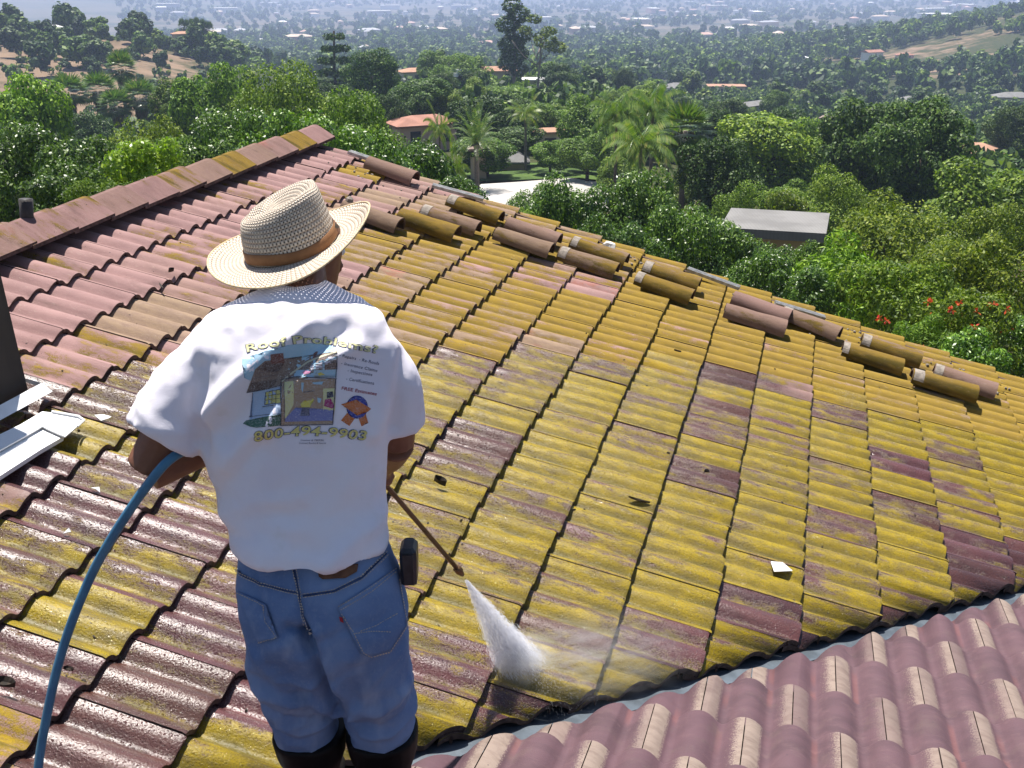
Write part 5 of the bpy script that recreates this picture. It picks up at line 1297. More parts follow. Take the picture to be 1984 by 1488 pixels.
near_list = [
 ('gloss0', 40, 232, 24, 200, 'dark glossy tree behind the vent pipe at the left edge', (.75, .8, .8)),
 ('gloss1', 150, 262, 21, 190, 'dark glossy tree between the vent pipe and the lime green shrub', (.8, .85, .8)),
 ('bushA', 70, 330, 16, 170, 'low dark shrub just beyond the vent pipe', (.7, .75, .7)),
 ('bushB', 165, 345, 15, 140, 'low olive shrub beyond the ridge tiles, left of the lime one', (.75, .8, .6)),
 ('lime', 275, 262, 17, 135, 'bright lime green shrub above the ridge tiles', (1, 1, 1)),
 ('lime', 205, 395, 14, 70, 'small lime green shrub low beside the vent pipe', (.8, .85, .8)),
 ('soft0', 250, 215, 42, 170, 'yellow green tree standing behind the lime green shrub', (1.05, .95, .7)),
 ('gloss2', 360, 225, 28, 230, 'glossy dark green tree just right of the lime shrub', (.95, 1, .95)),
 ('soft1', 330, 285, 20, 140, 'olive bush between the lime shrub and the ridge tiles', (.8, .85, .75)),
 ('gloss0', 470, 205, 34, 230, 'glossy green tree above the middle of the ridge', (1, 1.1, .95)),
 ('soft2', 570, 112, 62, 230, 'tall light olive tree above the ridge end', (1.15, 1.12, .85)),
 ('soft0', 480, 155, 70, 150, 'light olive tree left of the tallest one above the ridge', (1.0, 1.0, .8)),
 ('gloss1', 590, 205, 27, 230, 'bright glossy tree directly behind the ridge end', (1.25, 1.35, 1.0)),
 ('soft1', 690, 160, 48, 170, 'leafy green tree right of the ridge end', (.95, 1.05, .8)),
 ('gloss2', 715, 242, 22, 170, 'glossy bush behind the first ribbed strip', (1.05, 1.15, .95)),
 ('gloss0', 808, 270, 26, 120, 'glossy dark tree below the pink roofed house', (.75, .85, .8)),
 ('bushA', 868, 335, 20, 110, 'rounded shrub at the edge of the driveway', (.8, .9, .8)),
 ('gloss2', 1115, 322, 29, 165, 'glossy tree in front of the driveway, below the tall palm', (.95, 1.05, .95)),
 ('gloss0', 1265, 322, 30, 220, 'big glossy tree below the drooping palms', (1.0, 1.05, 1.0)),
 ('gloss1', 1340, 395, 25, 130, 'glossy tree left of the grey shed roof', (1.05, 1.1, 1.05)),
 ('gloss2', 1190, 400, 23, 140, 'glossy bush above the pair of olive tan barrel tiles', (.75, .85, .8)),
 ('middark0', 1400, 262, 62, 150, 'dark tree standing above the grey shed roof', (.8, .85, .8)),
 ('gloss1', 1062, 352, 42, 100, 'glossy bush in the middle of the driveway view', (1.1, 1.15, 1.0)),
 ('gloss0', 1455, 448, 25, 60, 'small glossy bush at the left end of the grey shed', (1.0, 1.05, .95)),
 ('gloss2', 1560, 455, 25, 80, 'small glossy bush at the right end of the grey shed', (.95, 1.0, .9)),
 ('mid2', 1068, 268, 92, 90, 'bush in front of the small orange roofed house', (.9, 1.05, .85)),
 ('mid1', 1135, 272, 94, 80, 'bush in front of the half hidden orange roofed house', (1.0, 1.1, .9)),
 ('bushB', 1005, 402, 24, 90, 'small bush against the pale driveway', (1.1, 1.15, 1.1)),
 ('gloss0', 1510, 478, 21, 120, 'dark glossy bush in front of the grey shed', (.9, 1, .9)),
 ('feather', 1690, 445, 19, 230, 'feathery bright green shrub above the mauve barrel tiles', (1.25, 1.4, .9)),
 ('bushA', 1585, 508, 17, 150, 'glossy dark shrub above the ribbed strip at the right', (.85, .95, .95)),
 ('bushB', 1800, 500, 17, 230, 'olive shrub with red flowers low at the right', (.95, .95, .8)),
 ('bushB', 1930, 455, 20, 230, 'olive brown shrub at the right edge above the red flowers', (1.05, .9, .75)),
 ('bushB', 1940, 565, 14.5, 210, 'olive shrub with red flowers at the right edge', (.95, .9, .75)),
 ('bushA', 1960, 648, 13, 170, 'pale green leafy shrub in the right corner below the flowers', (1.35, 1.5, 1.3)),
 ('feather', 1850, 610, 14, 120, 'narrow leaved shrub under the red flowers', (.95, 1.1, .85)),
 ('bushA', 2010, 610, 15.5, 170, 'leafy shrub cut by the right edge beside the red flowers', (1.1, 1.2, .95)),
 ('soft0', 1800, 380, 33, 260, 'yellow green tree at the right, above the feathery shrub', (1.15, 1.0, .75)),
 ('soft1', 1720, 385, 36, 150, 'yellowish tree just right of the grey shed roof', (1.25, 1.1, .75)),
 ('soft2', 1940, 390, 30, 220, 'olive tree at the right edge above the shrubs', (1.0, .9, .75)),
 ('soft1', 1620, 318, 52, 170, 'pale green round tree right of and above the grey shed', (1.2, 1.15, .9)),
 ('lime', 1545, 365, 44, 90, 'bright yellow green bush just above the grey shed roof', (.6, .55, .6)),
 ('soft0', 1470, 340, 55, 140, 'light green tree behind the dark tree by the shed', (1.0, 1.05, .8)),
 ('mid0', 1505, 215, 84, 190, 'tall yellow green tree in the right middle distance', (1.35, 1.3, .9)),
 ('middark1', 1690, 188, 80, 170, 'big dark green tree, left of the two tall ones at right', (1.2, 1.2, 1.0)),
 ('middark2', 1800, 185, 74, 190, 'big dark green tree, right of the two tall ones at right', (1.1, 1.15, 1.0)),
 ('mid1', 1930, 300, 56, 220, 'green tree at the right edge below the orange roof', (1.0, 1.0, .85)),
 ('middark0', 1840, 250, 92, 120, 'flat dark tree beside the orange roof at right', (1, 1, 1)),
 ('mid2', 1590, 225, 105, 110, 'small light tree between the tall yellow green and the big dark ones', (1.2, 1.25, .9)),
 ('mid0', 30, 140, 72, 100, 'bright green tree at the left edge below the hill', (1.3, 1.45, .9)),
 ('mid1', 410, 113, 90, 62, 'narrow green tree, taller of the pair left of centre', (1.05, 1.2, .9)),
 ('mid2', 457, 122, 95, 42, 'narrow green tree, shorter of the pair left of centre', (1.05, 1.15, .9)),
 ('mid0', 340, 150, 120, 90, 'dull olive tree between the fan palms and the narrow pair', (.8, .8, .75)),
 ('middark1', 722, 90, 150, 105, 'dark rounded tree right of the cedar', (1.2, 1.3, 1.0)),
 ('cedar', 655, 62, 185, 95, 'dark layered cedar above the olive trees', (1, 1, 1)),
 ('middark2', 820, 150, 128, 110, 'dark round tree above the pink roofed house', (1.15, 1.25, 1.0)),
 ('middark0', 755, 180, 120, 70, 'dark tree left of the pink roofed house', (.9, .95, .9)),
 ('mid1', 905, 100, 215, 90, 'tall green tree left of the eucalyptus', (.95, 1.05, .85)),
 ('mid2', 850, 95, 230, 80, 'spreading green tree above the white car', (.9, 1.0, .85)),
 ('eucalyptus', 995, -8, 228, 62, 'tall dark eucalyptus standing above all else in the centre', (1, 1, 1)),
 ('sparse', 1040, 25, 222, 118, 'thin pale barked eucalyptus beside the tall dark one', (.9, .8, .65)),
 ('middark1', 1085, 120, 215, 70, 'dark tree at the foot of the thin eucalyptus', (1, 1.05, .9)),
 ('mid0', 1015, 165, 160, 110, 'green tree in front of the beige wall', (.9, 1, .85)),
 ('mid1', 935, 160, 165, 100, 'dark green tree below the centre eucalyptus', (.75, .85, .8)),
 ('mid2', 1110, 215, 118, 130, 'green tree beside the orange roof in the centre', (.85, .95, .8)),
 ('middark2', 1000, 245, 100, 110, 'dark shrubby tree left of the orange roof in the centre', (1.0, 1.05, .9)),
 ('mid0', 940, 262, 92, 120, 'dark bushy tree under the date palm', (.7, .85, .7)),
 ('mid1', 1140, 255, 88, 110, 'dusty green bush below the orange roof', (.85, .95, .95)),
 ('king', 850, 190, 74, 62, 'king palm with yellow green drooping fronds by the pink roof', (1.4, 1.3, .8)),
 ('date', 922, 192, 84, 105, 'date palm with a round head of stiff fronds', (1, 1.05, .9)),
 ('king', 1018, 178, 96, 78, 'king palm on a tall bare grey trunk in the centre', (1.2, 1.1, .8)),
 ('king', 880, 258, 52, 60, 'small palm with pale drooping fronds low beside the driveway', (1.3, 1.25, .8)),
 ('king2', 1245, 225, 60, 150, 'big drooping palm, lowest of the cluster', (1.35, 1.3, 1.0)),
 ('king2', 1195, 172, 72, 110, 'tall palm at the left of the palm cluster', (1.1, 1.15, .8)),
 ('king2', 1265, 158, 74, 120, 'tallest palm of the cluster right of centre', (1.1, 1.15, .8)),
 ('fan', 1330, 190, 66, 95, 'shaggy fan palm at the right of the palm cluster', (.9, .95, .85)),
 ('king', 1300, 205, 70, 90, 'green palm between the tallest and the shaggy one', (1.0, 1.1, .8)),
 ('fan', 135, 135, 150, 66, 'fan palm at the left of the group below the brown hill', (.85, .95, .8)),
 ('fan', 195, 132, 158, 64, 'fan palm in the middle of the group below the brown hill', (.85, .95, .8)),
 ('fan', 243, 90, 172, 52, 'tallest fan palm standing above the group at left', (.95, 1.0, .8)),
 ('fan', 272, 145, 150, 66, 'fan palm at the right of the group below the brown hill', (.85, .95, .8)),
 ('fan', 92, 172, 145, 60, 'lowest fan palm of the group at left', (.8, .9, .75)),
 ('fan', 225, 165, 148, 60, 'fan palm in front of the tallest one at left', (.85, .95, .8))]
for key, px, yt, d, w, lab, tint in near_list: put(key, px, yt, d, w, lab, tint=tint)
for i, (px, y, d, h) in enumerate([(850, 112, 200, 34), (840, 118, 205, 28), (860, 122, 202, 26), (1092, 165, 150, 42), (1062, 170, 152, 26), (1128, 165, 148, 42), (1148, 170, 147, 54), (1105, 190, 140, 40), (775, 140, 180, 50)]):
    put('cypress', px, y, d, h * .26, 'dark narrow cypress %s' % ['behind the white car, tallest of three', 'behind the white car, left of three', 'behind the white car, right of three', 'in the row right of centre, leftmost tall one', 'in the row right of centre, short and leftmost', 'in the row right of centre, second tall one', 'in the row right of centre, tallest and rightmost', 'in front of the row right of centre', 'beside the dark tree left of the pink roof'][i], 'cypresses')
# red flowers over the shrubs at right
fl = [(1703, 617), (1718, 622), (1798, 585), (1860, 587), (1893, 604), (1916, 592), (1800, 612), (1815, 640), (1835, 650), (1848, 628), (1872, 640), (1880, 652), (1858, 655), (1890, 672), (1945, 640), (1960, 636), (1790, 675), (1812, 672), (1828, 680), (1975, 690), (1865, 610), (1905, 640), (1925, 590), (1775, 668), (1845, 600), (1888, 632), (1950, 600), (1822, 622), (1870, 668), (1808, 655)]
C, A, B = [], [], []
for px, py in fl:
    d = 13.4 + 2.2 * hsh(px, py); D = ray(px, py); p = D * (d / math.hypot(D[0], D[1]))
    for k in range(9):
        v = unit(1)[0]; w = unit(1)[0]; C.append(p + v * .035); A.append(v * .028); B.append(np.cross(v, w) * .02)
fo = bpy.data.objects.new('red_flowers', quad_mesh('red_flowers', np.array(C), np.array(A), np.array(B), L_FLOWER)); COL.objects.link(fo); fo['kind'] = 'stuff'; fo['label'] = 'scattered red flowers on the olive shrubs at right'

# ------------------------------------------------------------------ houses of the valley
def wallmat(n, c): return simple(n, c, tuple(x * .88 for x in c), .6, .9)
WALLS = {'cream': wallmat('cream_wall', (.62, .55, .45)), 'white': wallmat('white_wall', (.74, .73, .70)), 'pink': wallmat('pink_wall', (.58, .40, .36)), 'blue': wallmat('blue_grey_wall', (.42, .48, .56)), 'tan': wallmat('tan_wall', (.50, .40, .28))}
def roofm(n, c):
    t = NT(n); p = t.pos(); w = t.n('TexWave', {'Vector': p, 'Scale': 3.2, 'Distortion': .5}, wave_type='BANDS', bands_direction='X').outputs['Fac']
    col = t.mix(t.step(t.noise(p, .8, 4), .35, .65), c, tuple(x * .75 for x in c)); return t.done(t.bsdf(t.mix(t.math('MULTIPLY', w, .25), col, tuple(x * .6 for x in c)), .9, .2))
ROOFS = {'red': roofm('red_tiles', (.37, .19, .14)), 'orange': roofm('orange_tiles', (.43, .25, .17)), 'grey': roofm('grey_shingle', (.21, .205, .20)), 'brown': roofm('brown_shingle', (.24, .18, .15)), 'white': roofm('white_roof', (.70, .69, .68))}
M_GLASS = simple('dark_window', (.03, .035, .045), (.05, .055, .065), 2, .2, .5)
def villa(px, ytop, d, wpx, roof, wall, label, depth=None, hip=True, ang=.0, wallh=2.7, pitch=.38, flat=False, win=True, fixed=False):
    best = None
    for q in np.concatenate([np.linspace(.62, 1.7, 55), np.linspace(1.75, 3.6, 40)]):
        dd = d * q; ww = wpx / FPX * dd; rh_ = .25 if flat else (depth or ww * .6) / 2 * pitch; e_ = abs(z_of(ytop, dd, px) - rh_ - wallh - T(*gxy(px, dd))) + abs(math.log(q)) * 1.2
        if best is None or e_ < best[0]: best = (e_, dd)
    d = d if fixed else best[1]; p = spot(px, d); W = wpx / FPX * d * 1.03; Dp = depth or W * .6; rh = 0.25 if flat else Dp / 2 * pitch; zt = z_of(ytop, d, px); zb = zt - rh - wallh
    pos = np.array([p[0], p[1], zb]); az = math.atan2(p[0], p[1]); r = empty('house', pos, label, 'house', None, -az + ang)
    def part(nm_, mb, m):
        o = bpy.data.objects.new(nm_, mb.mesh(nm_, m)); COL.objects.link(o); o.parent = r; return o
    g = min(0, T(p[0], p[1]) - zb) - 1.5
    mb = MB(); mb.box((0, 0, (wallh + g) / 2), (W / 2, 0, 0), (0, Dp / 2, 0), (0, 0, (wallh - g) / 2)); part('wall', mb, WALLS[wall])
    e = .45; a, b = W / 2 + e, Dp / 2 + e; z0 = wallh + .003; k = 0 if not hip else min(b, a * .8); mb = MB()
    if flat: mb.box((0, 0, z0 + .13), (a, 0, 0), (0, b, 0), (0, 0, .13))
    else:
        P = [(-a, -b, z0), (a, -b, z0), (a, b, z0), (-a, b, z0), (-a + k, 0, z0 + rh), (a - k, 0, z0 + rh)]; Q_ = [(x, y, z - .18) for x, y, z in P[:4]]
        mb.add(P + Q_, [(0, 1, 5, 4), (2, 3, 4, 5), (1, 2, 5), (3, 0, 4), (9, 8, 7, 6), (0, 6, 7, 1), (1, 7, 8, 2), (2, 8, 9, 3), (3, 9, 6, 0)])
        if not hip: mb.add([(-W / 2, -Dp / 2, wallh), (-W / 2, Dp / 2, wallh), (-W / 2, 0, wallh + rh * .95)], [(0, 2, 1)]); mb.add([(W / 2, -Dp / 2, wallh), (W / 2, Dp / 2, wallh), (W / 2, 0, wallh + rh * .95)], [(0, 1, 2)])
    part('roof', mb, ROOFS[roof])
    if win and wpx > 26:
        n = max(1, int(W / 3.2))
        for i in range(n):
            mb = MB(); mb.box((-W / 2 + W * (i + .5) / n, -Dp / 2 - .012, wallh * .55), (.55, 0, 0), (0, .03, 0), (0, 0, .6)); part('window', mb, M_GLASS)
    return r
villa(820, 222, 118, 118, 'red', 'pink', 'pink walled house with red tiled roof behind the king palm', ang=.35)
villa(1064, 247, 104, 48, 'orange', 'cream', 'small house with orange roof right of the tall bare trunked palm', ang=.2)
villa(1132, 254, 112, 46, 'orange', 'pink', 'orange roofed house half hidden by bushes, left of the palm cluster', ang=-.3)
villa(805, 131, 226, 52, 'orange', 'cream', 'distant house with red roof left of the white car', ang=.3)
villa(965, 128, 232, 60, 'orange', 'tan', 'distant house with orange roof below the tall eucalyptus', ang=.1, hip=False)
villa(1052, 152, 212, 70, 'white', 'cream', 'low beige building at the foot of the thin eucalyptus', flat=True)
villa(1455, 196, 196, 52, 'grey', 'blue', 'blue grey gabled house in the middle distance', ang=.9, hip=False, wallh=4.2)
villa(1610, 222, 150, 44, 'brown', 'pink', 'small pink gabled house left of the big dark trees', ang=1.4, hip=False)
villa(1405, 165, 290, 64, 'orange', 'tan', 'long tan building behind the palm cluster', ang=.1, flat=True)
villa(1318, 160, 300, 70, 'grey', 'white', 'long grey roofed building left of the tan one', ang=-.1)
villa(1680, 96, 430, 32, 'red', 'white', 'white house with a pink roof on the far slope', ang=.7, hip=False, wallh=5)
villa(1742, 102, 440, 28, 'red', 'pink', 'pink house right of the white one on the far slope', ang=.2)
villa(1200, 100, 480, 50, 'grey', 'white', 'pale house, left one of the pair on the valley edge', ang=.2)
villa(1290, 98, 470, 44, 'red', 'white', 'pale house with pinkish roof, right one of the pair on the valley edge', ang=-.2)
villa(1398, 103, 460, 20, 'white', 'white', 'small white house in the far trees', ang=.3)
villa(1545, 108, 430, 26, 'white', 'white', 'white roofed house among far trees right of centre', ang=.3)
villa(1675, 56, 690, 22, 'orange', 'tan', 'small tan house high on the far right slope', flat=True)
villa(1962, 178, 205, 62, 'grey', 'cream', 'grey roofed house at the right edge by the bright green slope', ang=.2)
villa(1770, 186, 200, 50, 'grey', 'blue', 'grey house just above the big dark trees', ang=-.2)
villa(1898, 276, 92, 92, 'orange', 'white', 'white house with a bright orange roof at the right', ang=.1, depth=5)
villa(120, 48, 372, 46, 'white', 'white', 'white house on top of the brown hill at left', ang=.1)
villa(28, 58, 360, 30, 'grey', 'white', 'grey roofed house on the hill at the left edge', ang=.2)
villa(368, 60, 385, 34, 'orange', 'cream', 'orange roofed house on the hill, left of two', ang=.2)
villa(412, 62, 388, 30, 'red', 'cream', 'red roofed house on the hill, right of two', ang=-.2)
villa(520, 74, 420, 30, 'white', 'white', 'white roofed house at the right foot of the hill', ang=.0)
villa(925, 282, 84, 26, 'brown', 'tan', 'dark hut by the lawn under the date palm', ang=.3)
sh = villa(1522, 428, 33, 128, 'grey', 'tan', 'grey flat roofed shed among the trees at right', flat=True, depth=1.9, wallh=2.4, ang=-.06, win=False, fixed=True)
villa(990, 290, 80, 50, 'grey', 'tan', 'small grey pyramid roof left of the tall palm trunk', depth=1.9, wallh=1.0, win=False, pitch=.9)
# a white car on the knoll
vp = spot(903, 212); vz = z_of(151, 212, 903); car = empty('parked_car', (vp[0], vp[1], vz), 'small white car parked on the knoll left of the eucalyptus', 'car', None, .3)
M_CARW = simple('white_car_paint', (.80, .80, .80), (.76, .76, .77), 3, .3, .5)
def cpart(nm_, mb, m): o = bpy.data.objects.new(nm_, mb.mesh(nm_, m)); COL.objects.link(o); o.parent = car
mb = MB(); mb.loft([[(x, y * w, z) for x, w in ((-2.1, .85), (-2.0, .95), (2.0, .95), (2.1, .85)) for y in (-.9,)] + [(x, .9 * w, z) for x, w in ((2.1, .85), (2.0, .95), (-2.0, .95), (-2.1, .85))] for z in (.3, .95)])
mb.loft([[(-1.9, -.8, .95), (1.0, -.8, .95), (1.0, .8, .95), (-1.9, .8, .95)], [(-1.7, -.7, 1.6), (.3, -.7, 1.6), (.3, .7, 1.6), (-1.7, .7, 1.6)]]); cpart('body', mb, M_CARW)
mb = MB(); mb.loft([[(-1.93, -.7, 1.05), (-1.93, .7, 1.05), (-1.78, .62, 1.5), (-1.78, -.62, 1.5)], [(-1.90, -.7, 1.05), (-1.90, .7, 1.05), (-1.75, .62, 1.5), (-1.75, -.62, 1.5)]]); cpart('rear_window', mb, M_GLASS)
for x, y in ((-1.3, -.9), (1.3, -.9), (-1.3, .9), (1.3, .9)):
    mb = MB(); mb.tube([(x, y - .1, .32), (x, y + .1, .32)], .32, 12); cpart('wheel', mb, M_RUB)
# a row of thin palms on the hill
for i, px in enumerate((368, 378, 387, 396, 407, 413, 420)):
    p = spot(px, 400); H_, R2 = HT['fan']; zt = z_of((32, 34, 32, 30, 33, 37, 38)[i], 400, px); s = .62
    p[2] = zt - 1.25 * H_; plant('fan', p, s, 'thin tall fan palm in the row on top of the left hill', 'row of thin palms on the left hill', (.6, .65, .65), sz=1.25)

# ------------------------------------------------------------------ woods: single trees as far as they tell apart, then one mass
LAND = [('the tall centre eucalyptus', 995, 70), ('the thin pale eucalyptus', 1060, 90), ('the cedar', 655, 120), ('the pink roofed house', 820, 240), ('the date palm', 925, 230), ('the bare trunked king palm', 1018, 240), ('the palm cluster', 1250, 230),
 ('the tall yellow green tree', 1505, 280), ('the two big dark trees', 1750, 270), ('the bright orange roof', 1898, 285), ('the rightmost grey roof', 1962, 185), ('the blue grey gabled house', 1455, 205), ('the long tan building', 1405, 172),
 ('the long grey roofed building', 1318, 168), ('the far pink roofed house', 1680, 105), ('the pair of pale houses', 1245, 108), ('the row of thin palms', 395, 48), ('the white hill house', 120, 55), ('the tallest fan palm', 243, 110), ('the narrow tree pair', 430, 150),
 ('the white car', 903, 150), ('the low beige building', 1052, 160), ('the bare slope at upper right', 1850, 55), ('the small pink gabled house', 1610, 230), ('the far white roof', 1545, 112), ('the two red roofed hill houses', 392, 66), ('the lime green shrub', 275, 300), ('the dark rounded tree', 722, 140), ('the cypress row', 1125, 190)]
USED = {}
def describe(noun, px, py, hpx, tint, key):
    """words that single a tree out by look, then by what it stands beside in the view"""
    c = 'dark green' if 'dark' in key else 'light green' if tint[0] > 1.05 else 'olive' if tint[2] < .73 else 'dull green' if tint[0] < .8 else 'mid green'
    z = 'small' if hpx < 42 else 'tall' if hpx > 85 else 'medium'
    Ls = sorted(LAND, key=lambda q: (q[1] - px) ** 2 + ((q[2] - py) * 1.6) ** 2)
    def rel(q):
        dx, dy = px - q[1], py - q[2]; d = math.hypot(dx, dy); w = 'close' if d < 38 else 'a little' if d < 85 else 'well'
        o = ('right' if dx > 0 else 'left') if abs(dx) > 1.7 * abs(dy) else ('below' if dy > 0 else 'above') if abs(dy) > 1.7 * abs(dx) else ('lower right' if dx > 0 else 'lower left') if dy > 0 else ('upper right' if dx > 0 else 'upper left')
        return w, (o + ' ') if o in ('below', 'above') else (o + ' of ') if o in ('left', 'right') else 'to the ' + o + ' of '
    w, r = rel(Ls[0]); base = '%s %s %s %s %s%s' % (z, c, noun, w, r, Ls[0][0])
    for t_ in [base] + ['%s, toward %s' % (base, q[0]) for q in Ls[1:6]] + ['%s %s %s %s %s%s' % (z, c, noun, rel(q)[0], rel(q)[1], q[0]) for q in Ls[1:5]]:
        if t_ not in USED and len(t_.replace(',', '').split()) <= 15: USED[t_] = 1; return t_
    return base
placed = []
def scatter(n, pxr, dr, keys, sr, label, group, tints, skip=None, single=True, gap=.7, bias=1.0):
    k = tries = 0
    while k < n and tries < n * 60:
        tries += 1; px = random.uniform(*pxr); d = dr[0] + (dr[1] - dr[0]) * random.random() ** bias; key = random.choice(keys); s = random.uniform(*sr); p = spot(px, d)
        if skip and skip(px, d, p): continue
        if any((p[0] - q[0]) ** 2 + (p[1] - q[1]) ** 2 < (gap * (s + q[2]) * 3.4) ** 2 for q in placed): continue
        tx, ty, tz = to_px(p + [0, 0, HT[key][0] * s]); 
        if any(abs(tx - hx_) < hw * .55 + 6 and hy0_ - 5 < ty < hy1 and d < hd for hx_, hw, hy0_, hy1, hd in GUARD): continue
        placed.append((p[0], p[1], s)); t_ = random.choice(tints); v = random.uniform(.8, 1.2)
        p[2] -= .3; zs = s * random.uniform(.85, 1.2); mx, my, mz = to_px(p + [0, 0, HT[key][0] * zs * .5])
        lab = describe('bush' if label == 'bush' else 'tree', mx, my, HT[key][0] * zs / mz * FPX, tuple(c * v for c in t_), key)
        plant(key, p, s, lab, group, tuple(c * v for c in t_), sz=zs, single=single); k += 1
GUARD = [(820, 118, 215, 262, 118), (1066, 62, 240, 272, 104), (1130, 62, 248, 280, 112), (805, 52, 125, 150, 226), (965, 60, 122, 145, 232), (1052, 70, 148, 170, 212), (1455, 52, 190, 222, 196), (1610, 44, 218, 245, 150), (1405, 64, 160, 182, 290), (1318, 70, 155, 178, 300), (1898, 92, 270, 292, 92), (1962, 62, 172, 196, 205), (1520, 168, 410, 460, 42), (903, 22, 138, 156, 212), (1940, 110, 200, 262, 150), (1680, 32, 92, 120, 430), (1200, 50, 96, 115, 480), (1290, 44, 95, 112, 470), (1060, 290, 335, 395, 80), (1050, 200, 300, 340, 95), (1020, 26, 180, 320, 97)]
GR = [(1, 1, .85), (.85, .95, .8), (1.15, 1.1, .8), (.75, .85, .8), (.95, .9, .7)]
DK = ['middark0', 'middark1', 'middark2', 'mid0', 'mid1', 'mid2']
scatter(26, (560, 1150), (95, 260), DK, (.55, 1.0), 'mixed green tree on the slope between the pink roofed house and the knoll', 'trees on the central slope', GR)
scatter(50, (1080, 1990), (105, 270), DK, (.55, 1.05), 'mixed green tree on the slope beyond the palm cluster', 'trees on the right hand slope', GR)
scatter(22, (1130, 1990), (60, 105), ['mid0', 'mid1', 'mid2'], (.4, .7), 'mid green tree in the gardens right of the palm cluster', 'garden trees at the right', GR)
scatter(20, (-40, 600), (75, 230), DK, (.5, .9), 'olive green tree in the dip below the left hill', 'trees below the left hill', [(.8, .85, .75), (.9, .9, .7), (.7, .8, .75)])
FK = ['far0', 'far1', 'far2', 'fardark0', 'fardark1', 'fardark2']
scatter(52, (-60, 470), (285, 395), FK, (.6, 1.35), 'dark green tree or bush on the brown hill at left', 'trees on the brown left hill', [(.8, .85, .8), (.65, .75, .75), (.95, .95, .8)], skip=lambda px, d, p: d < 372 and 250 < px < 520 and random.random() < .86 or d < 372 and px < 250 and random.random() < .35, gap=.5, bias=.5)
scatter(56, (480, 1990), (270, 480), FK, (.7, 1.15), 'green tree in the wood beyond the knoll and the right hand houses', 'woods beyond the houses', GR, gap=.45)
for i in range(2): kit('hillbush%d' % i, 'leafy_shrub', crown_mesh('foliage', lobes_round(1.5, 2.0, .0, 7, 400 + i), 500, .6, .4, L_DARK, out=.6), None)
for k_ in ('hillbush0', 'hillbush1'): HT[k_] = (2.0, 1.5)
scatter(85, (-60, 520), (280, 385), ['hillbush0', 'hillbush1'], (.5, 1.2), 'bush', 'bushes on the brown left hill', [(.9, .95, .9), (.75, .85, .8), (1.1, 1.0, .8)], gap=.25)
# the mass of trees farther off
src = [np.array([v.co[:] for v in crown_mesh('t', lobes_round(4.2, 8.0, .3, 7, 300 + i), 110, 2.3, 1.7, L_SOFT, out=.7).vertices]).reshape(-1, 4, 3) for i in range(4)]
def mass(name, n, pxr, dr, mat, sr, label, bias, test=None, thin=1):
    out = []
    for i in range(n):
        px = random.uniform(*pxr); d = dr[0] + (dr[1] - dr[0]) * random.random() ** bias; p = spot(px, d)
        if test and not test(px, d, p): continue
        a = random.uniform(0, 6.28); c, s_ = math.cos(a), math.sin(a); k = random.uniform(*sr); m = src[i % 4][::(thin if d < 1100 else 3)] * k
        if d >= 1100: m = (m - m.mean(1, keepdims=True)) * 1.7 + m.mean(1, keepdims=True)
        m = m * [1, 1, random.uniform(.8, 1.5)]; out.append(np.stack([m[..., 0] * c - m[..., 1] * s_ + p[0], m[..., 0] * s_ + m[..., 1] * c + p[1], m[..., 2] + p[2] - .3], -1))
    V = np.concatenate(out); q = len(V); me = bpy.data.meshes.new(name); me.vertices.add(4 * q); me.vertices.foreach_set('co', V.ravel()); me.loops.add(4 * q)
    me.loops.foreach_set('vertex_index', np.arange(4 * q, dtype=np.int32)); me.polygons.add(q); me.polygons.foreach_set('loop_start', np.arange(0, 4 * q, 4, dtype=np.int32)); me.update(calc_edges=True)
    me.materials.append(mat); o = bpy.data.objects.new(name, me); COL.objects.link(o); o['kind'] = 'stuff'; o['label'] = label; return o
cl = lambda px, d, p: mnoise.noise(Vector((p[0] * .006, p[1] * .006, 2))) > -.30 + (0.35 if px > 1700 and 560 < d < 900 else 0)
for a_, b_ in ((-1500, -120), (2120, 3500)):
    mass('outer_woods', 420, (a_, b_), (45, 480), L_DARK, (.35, .8), 'woods beside the view', .8)
    mass('outer_woods', 420, (a_, b_), (45, 480), L_SOFT, (.3, .75), 'lighter woods beside the view', .9)
    mass('outer_woods', 500, (a_, b_), (480, 1150), L_DARK, (.75, 1.3), 'distant woods beside the view', .8)
def low(px, d, p):
    x, y, z = to_px(p + [0, 0, 2.0])
    return not any(abs(x - hx_) < hw * .6 + 8 and h0 - 4 < y < h1 and d < hd + 12 for hx_, hw, h0, h1, hd in GUARD) and not (px < 560 and 268 < d < 400 and random.random() < .80) and not (88 < d < 106 and 880 < px < 1270)
mass('undergrowth', 5200, (-80, 2060), (118, 440), L_SOFT, (.16, .42), 'low green scrub between the trees', 1.1, low, 2)
mass('undergrowth', 3600, (-80, 2060), (118, 440), L_DARK, (.16, .50), 'low dark scrub between the trees', 1.1, low, 2)
mass('distant_woods', 2600, (-80, 2060), (430, 1150), L_DARK, (.75, 1.3), 'dark green woods running down to the valley', .8, cl)
mass('distant_woods', 1900, (420, 2060), (480, 1150), L_SOFT, (.7, 1.2), 'lighter green woods running down to the valley', .8, cl)
mass('valley_trees', 3400, (250, 2060), (1100, 3900), L_DARK, (.8, 1.6), 'dark specks of trees over the hazy valley floor', .9, lambda px, d, p: mnoise.noise(Vector((p[0] * .002, p[1] * .002, 7))) > -.15)
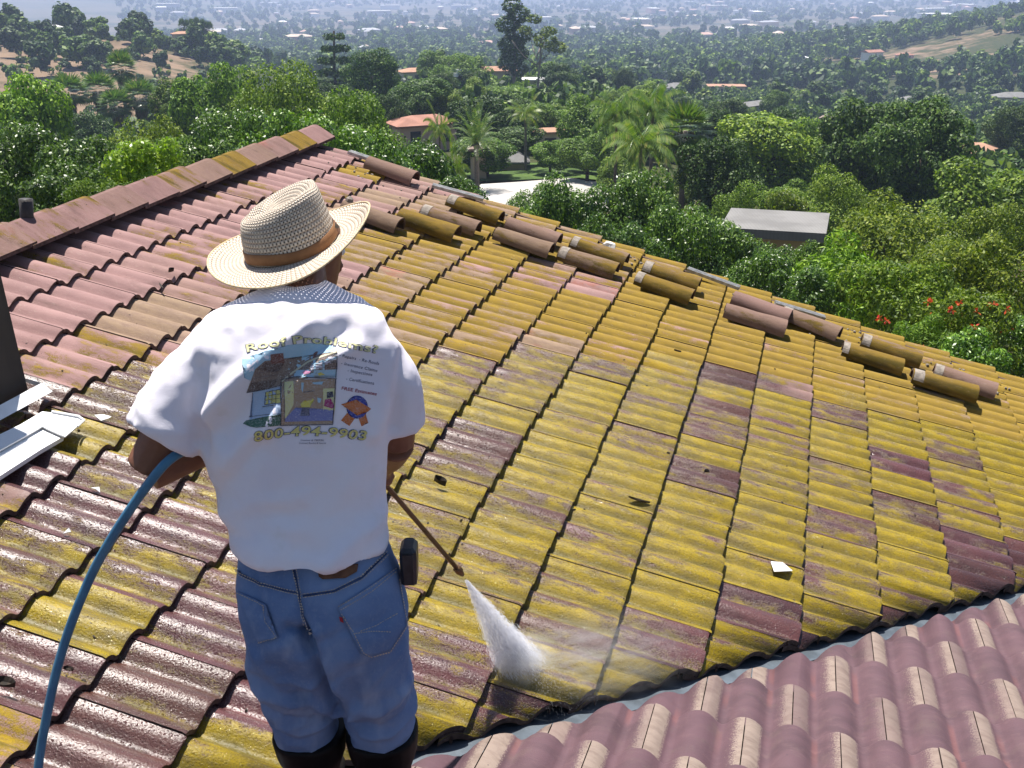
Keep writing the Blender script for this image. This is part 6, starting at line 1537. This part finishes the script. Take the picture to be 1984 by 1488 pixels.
# far buildings of the valley town
FARW = [simple('far_white', (.78, .76, .72), (.70, .68, .65), .05, .9), simple('far_tan', (.55, .45, .36), (.48, .38, .30), .05, .9), simple('far_pink', (.52, .34, .28), (.46, .30, .25), .05, .9), simple('far_grey', (.40, .40, .42), (.34, .34, .36), .05, .9)]
FB = []
for i, (w, dp, h) in enumerate(((14, 9, 4.5), (26, 12, 5), (48, 20, 7), (10, 8, 5))):
    mb = MB(); mb.box((0, 0, h / 2 - 1), (w / 2, 0, 0), (0, dp / 2, 0), (0, 0, h / 2 + 1)); 
    if i != 2: mb.add([(-w / 2 - .5, -dp / 2 - .5, h), (w / 2 + .5, -dp / 2 - .5, h), (w / 2 + .5, dp / 2 + .5, h), (-w / 2 - .5, dp / 2 + .5, h), (-w * .25, 0, h + 2), (w * .25, 0, h + 2)], [(0, 1, 5, 4), (2, 3, 4, 5), (1, 2, 5), (3, 0, 4)], 1)
    else: mb.box((0, 0, h + 1.2), (w / 2 - .3, 0, 0), (0, dp / 2 - .3, 0), (0, 0, .2), 1)
    for a in range(4): FB.append((i, mb.mesh('far_building', [FARW[a], FARW[(a * 2 + i) % 4 if i != 2 else 0]])))
for i in range(130):
    px = random.uniform(330, 2020); d = 900 + 2900 * random.random() ** .75
    if px > 1450 and d < 1700 and random.random() < .8: continue
    p = spot(px, d); k, me = random.choice(FB)
    if k == 2 and d < 1700: k, me = FB[random.randrange(0, 8)]
    o = bpy.data.objects.new('far_building', me); COL.objects.link(o); p[2] += 3.0 if d > 1100 else 2.0; o.location = p; o.rotation_euler = (0, 0, random.choice((.2, .25, 1.77)) + random.uniform(-.1, .1))
    c_ = ('white', 'tan', 'pink', 'grey')[FB.index((k, me)) % 4]; w_ = ('small gabled', 'long gabled', 'big flat roofed', 'tiny gabled')[k]
    tag(o, '%s %s building of the hazy town on the valley floor' % (w_, c_), 'building', '%s %s buildings of the distant town' % (w_, c_))
# ------------------------------------------------------------------ haze
bm = bmesh.new(); bmesh.ops.create_cube(bm, size=1.0); me = bpy.data.meshes.new('haze'); bm.to_mesh(me); bm.free()
t = NT('haze'); me.materials.append(t.done(None, t.n('VolumePrincipled', {'Color': (.50, .62, .92, 1), 'Density': 3.3e-4, 'Anisotropy': .2}).outputs[0]))
hz = bpy.data.objects.new('haze', me); COL.objects.link(hz); hz['kind'] = 'stuff'; hz['label'] = 'pale blue haze over the valley'
zl, zh = -131.0, 165.0; hz.scale = (17000, 9500, zh - zl); hz.location = (0, 4500, (zl + zh) / 2)
print('PLANTS', NPL[0], 'OBJ', len(bpy.data.objects))
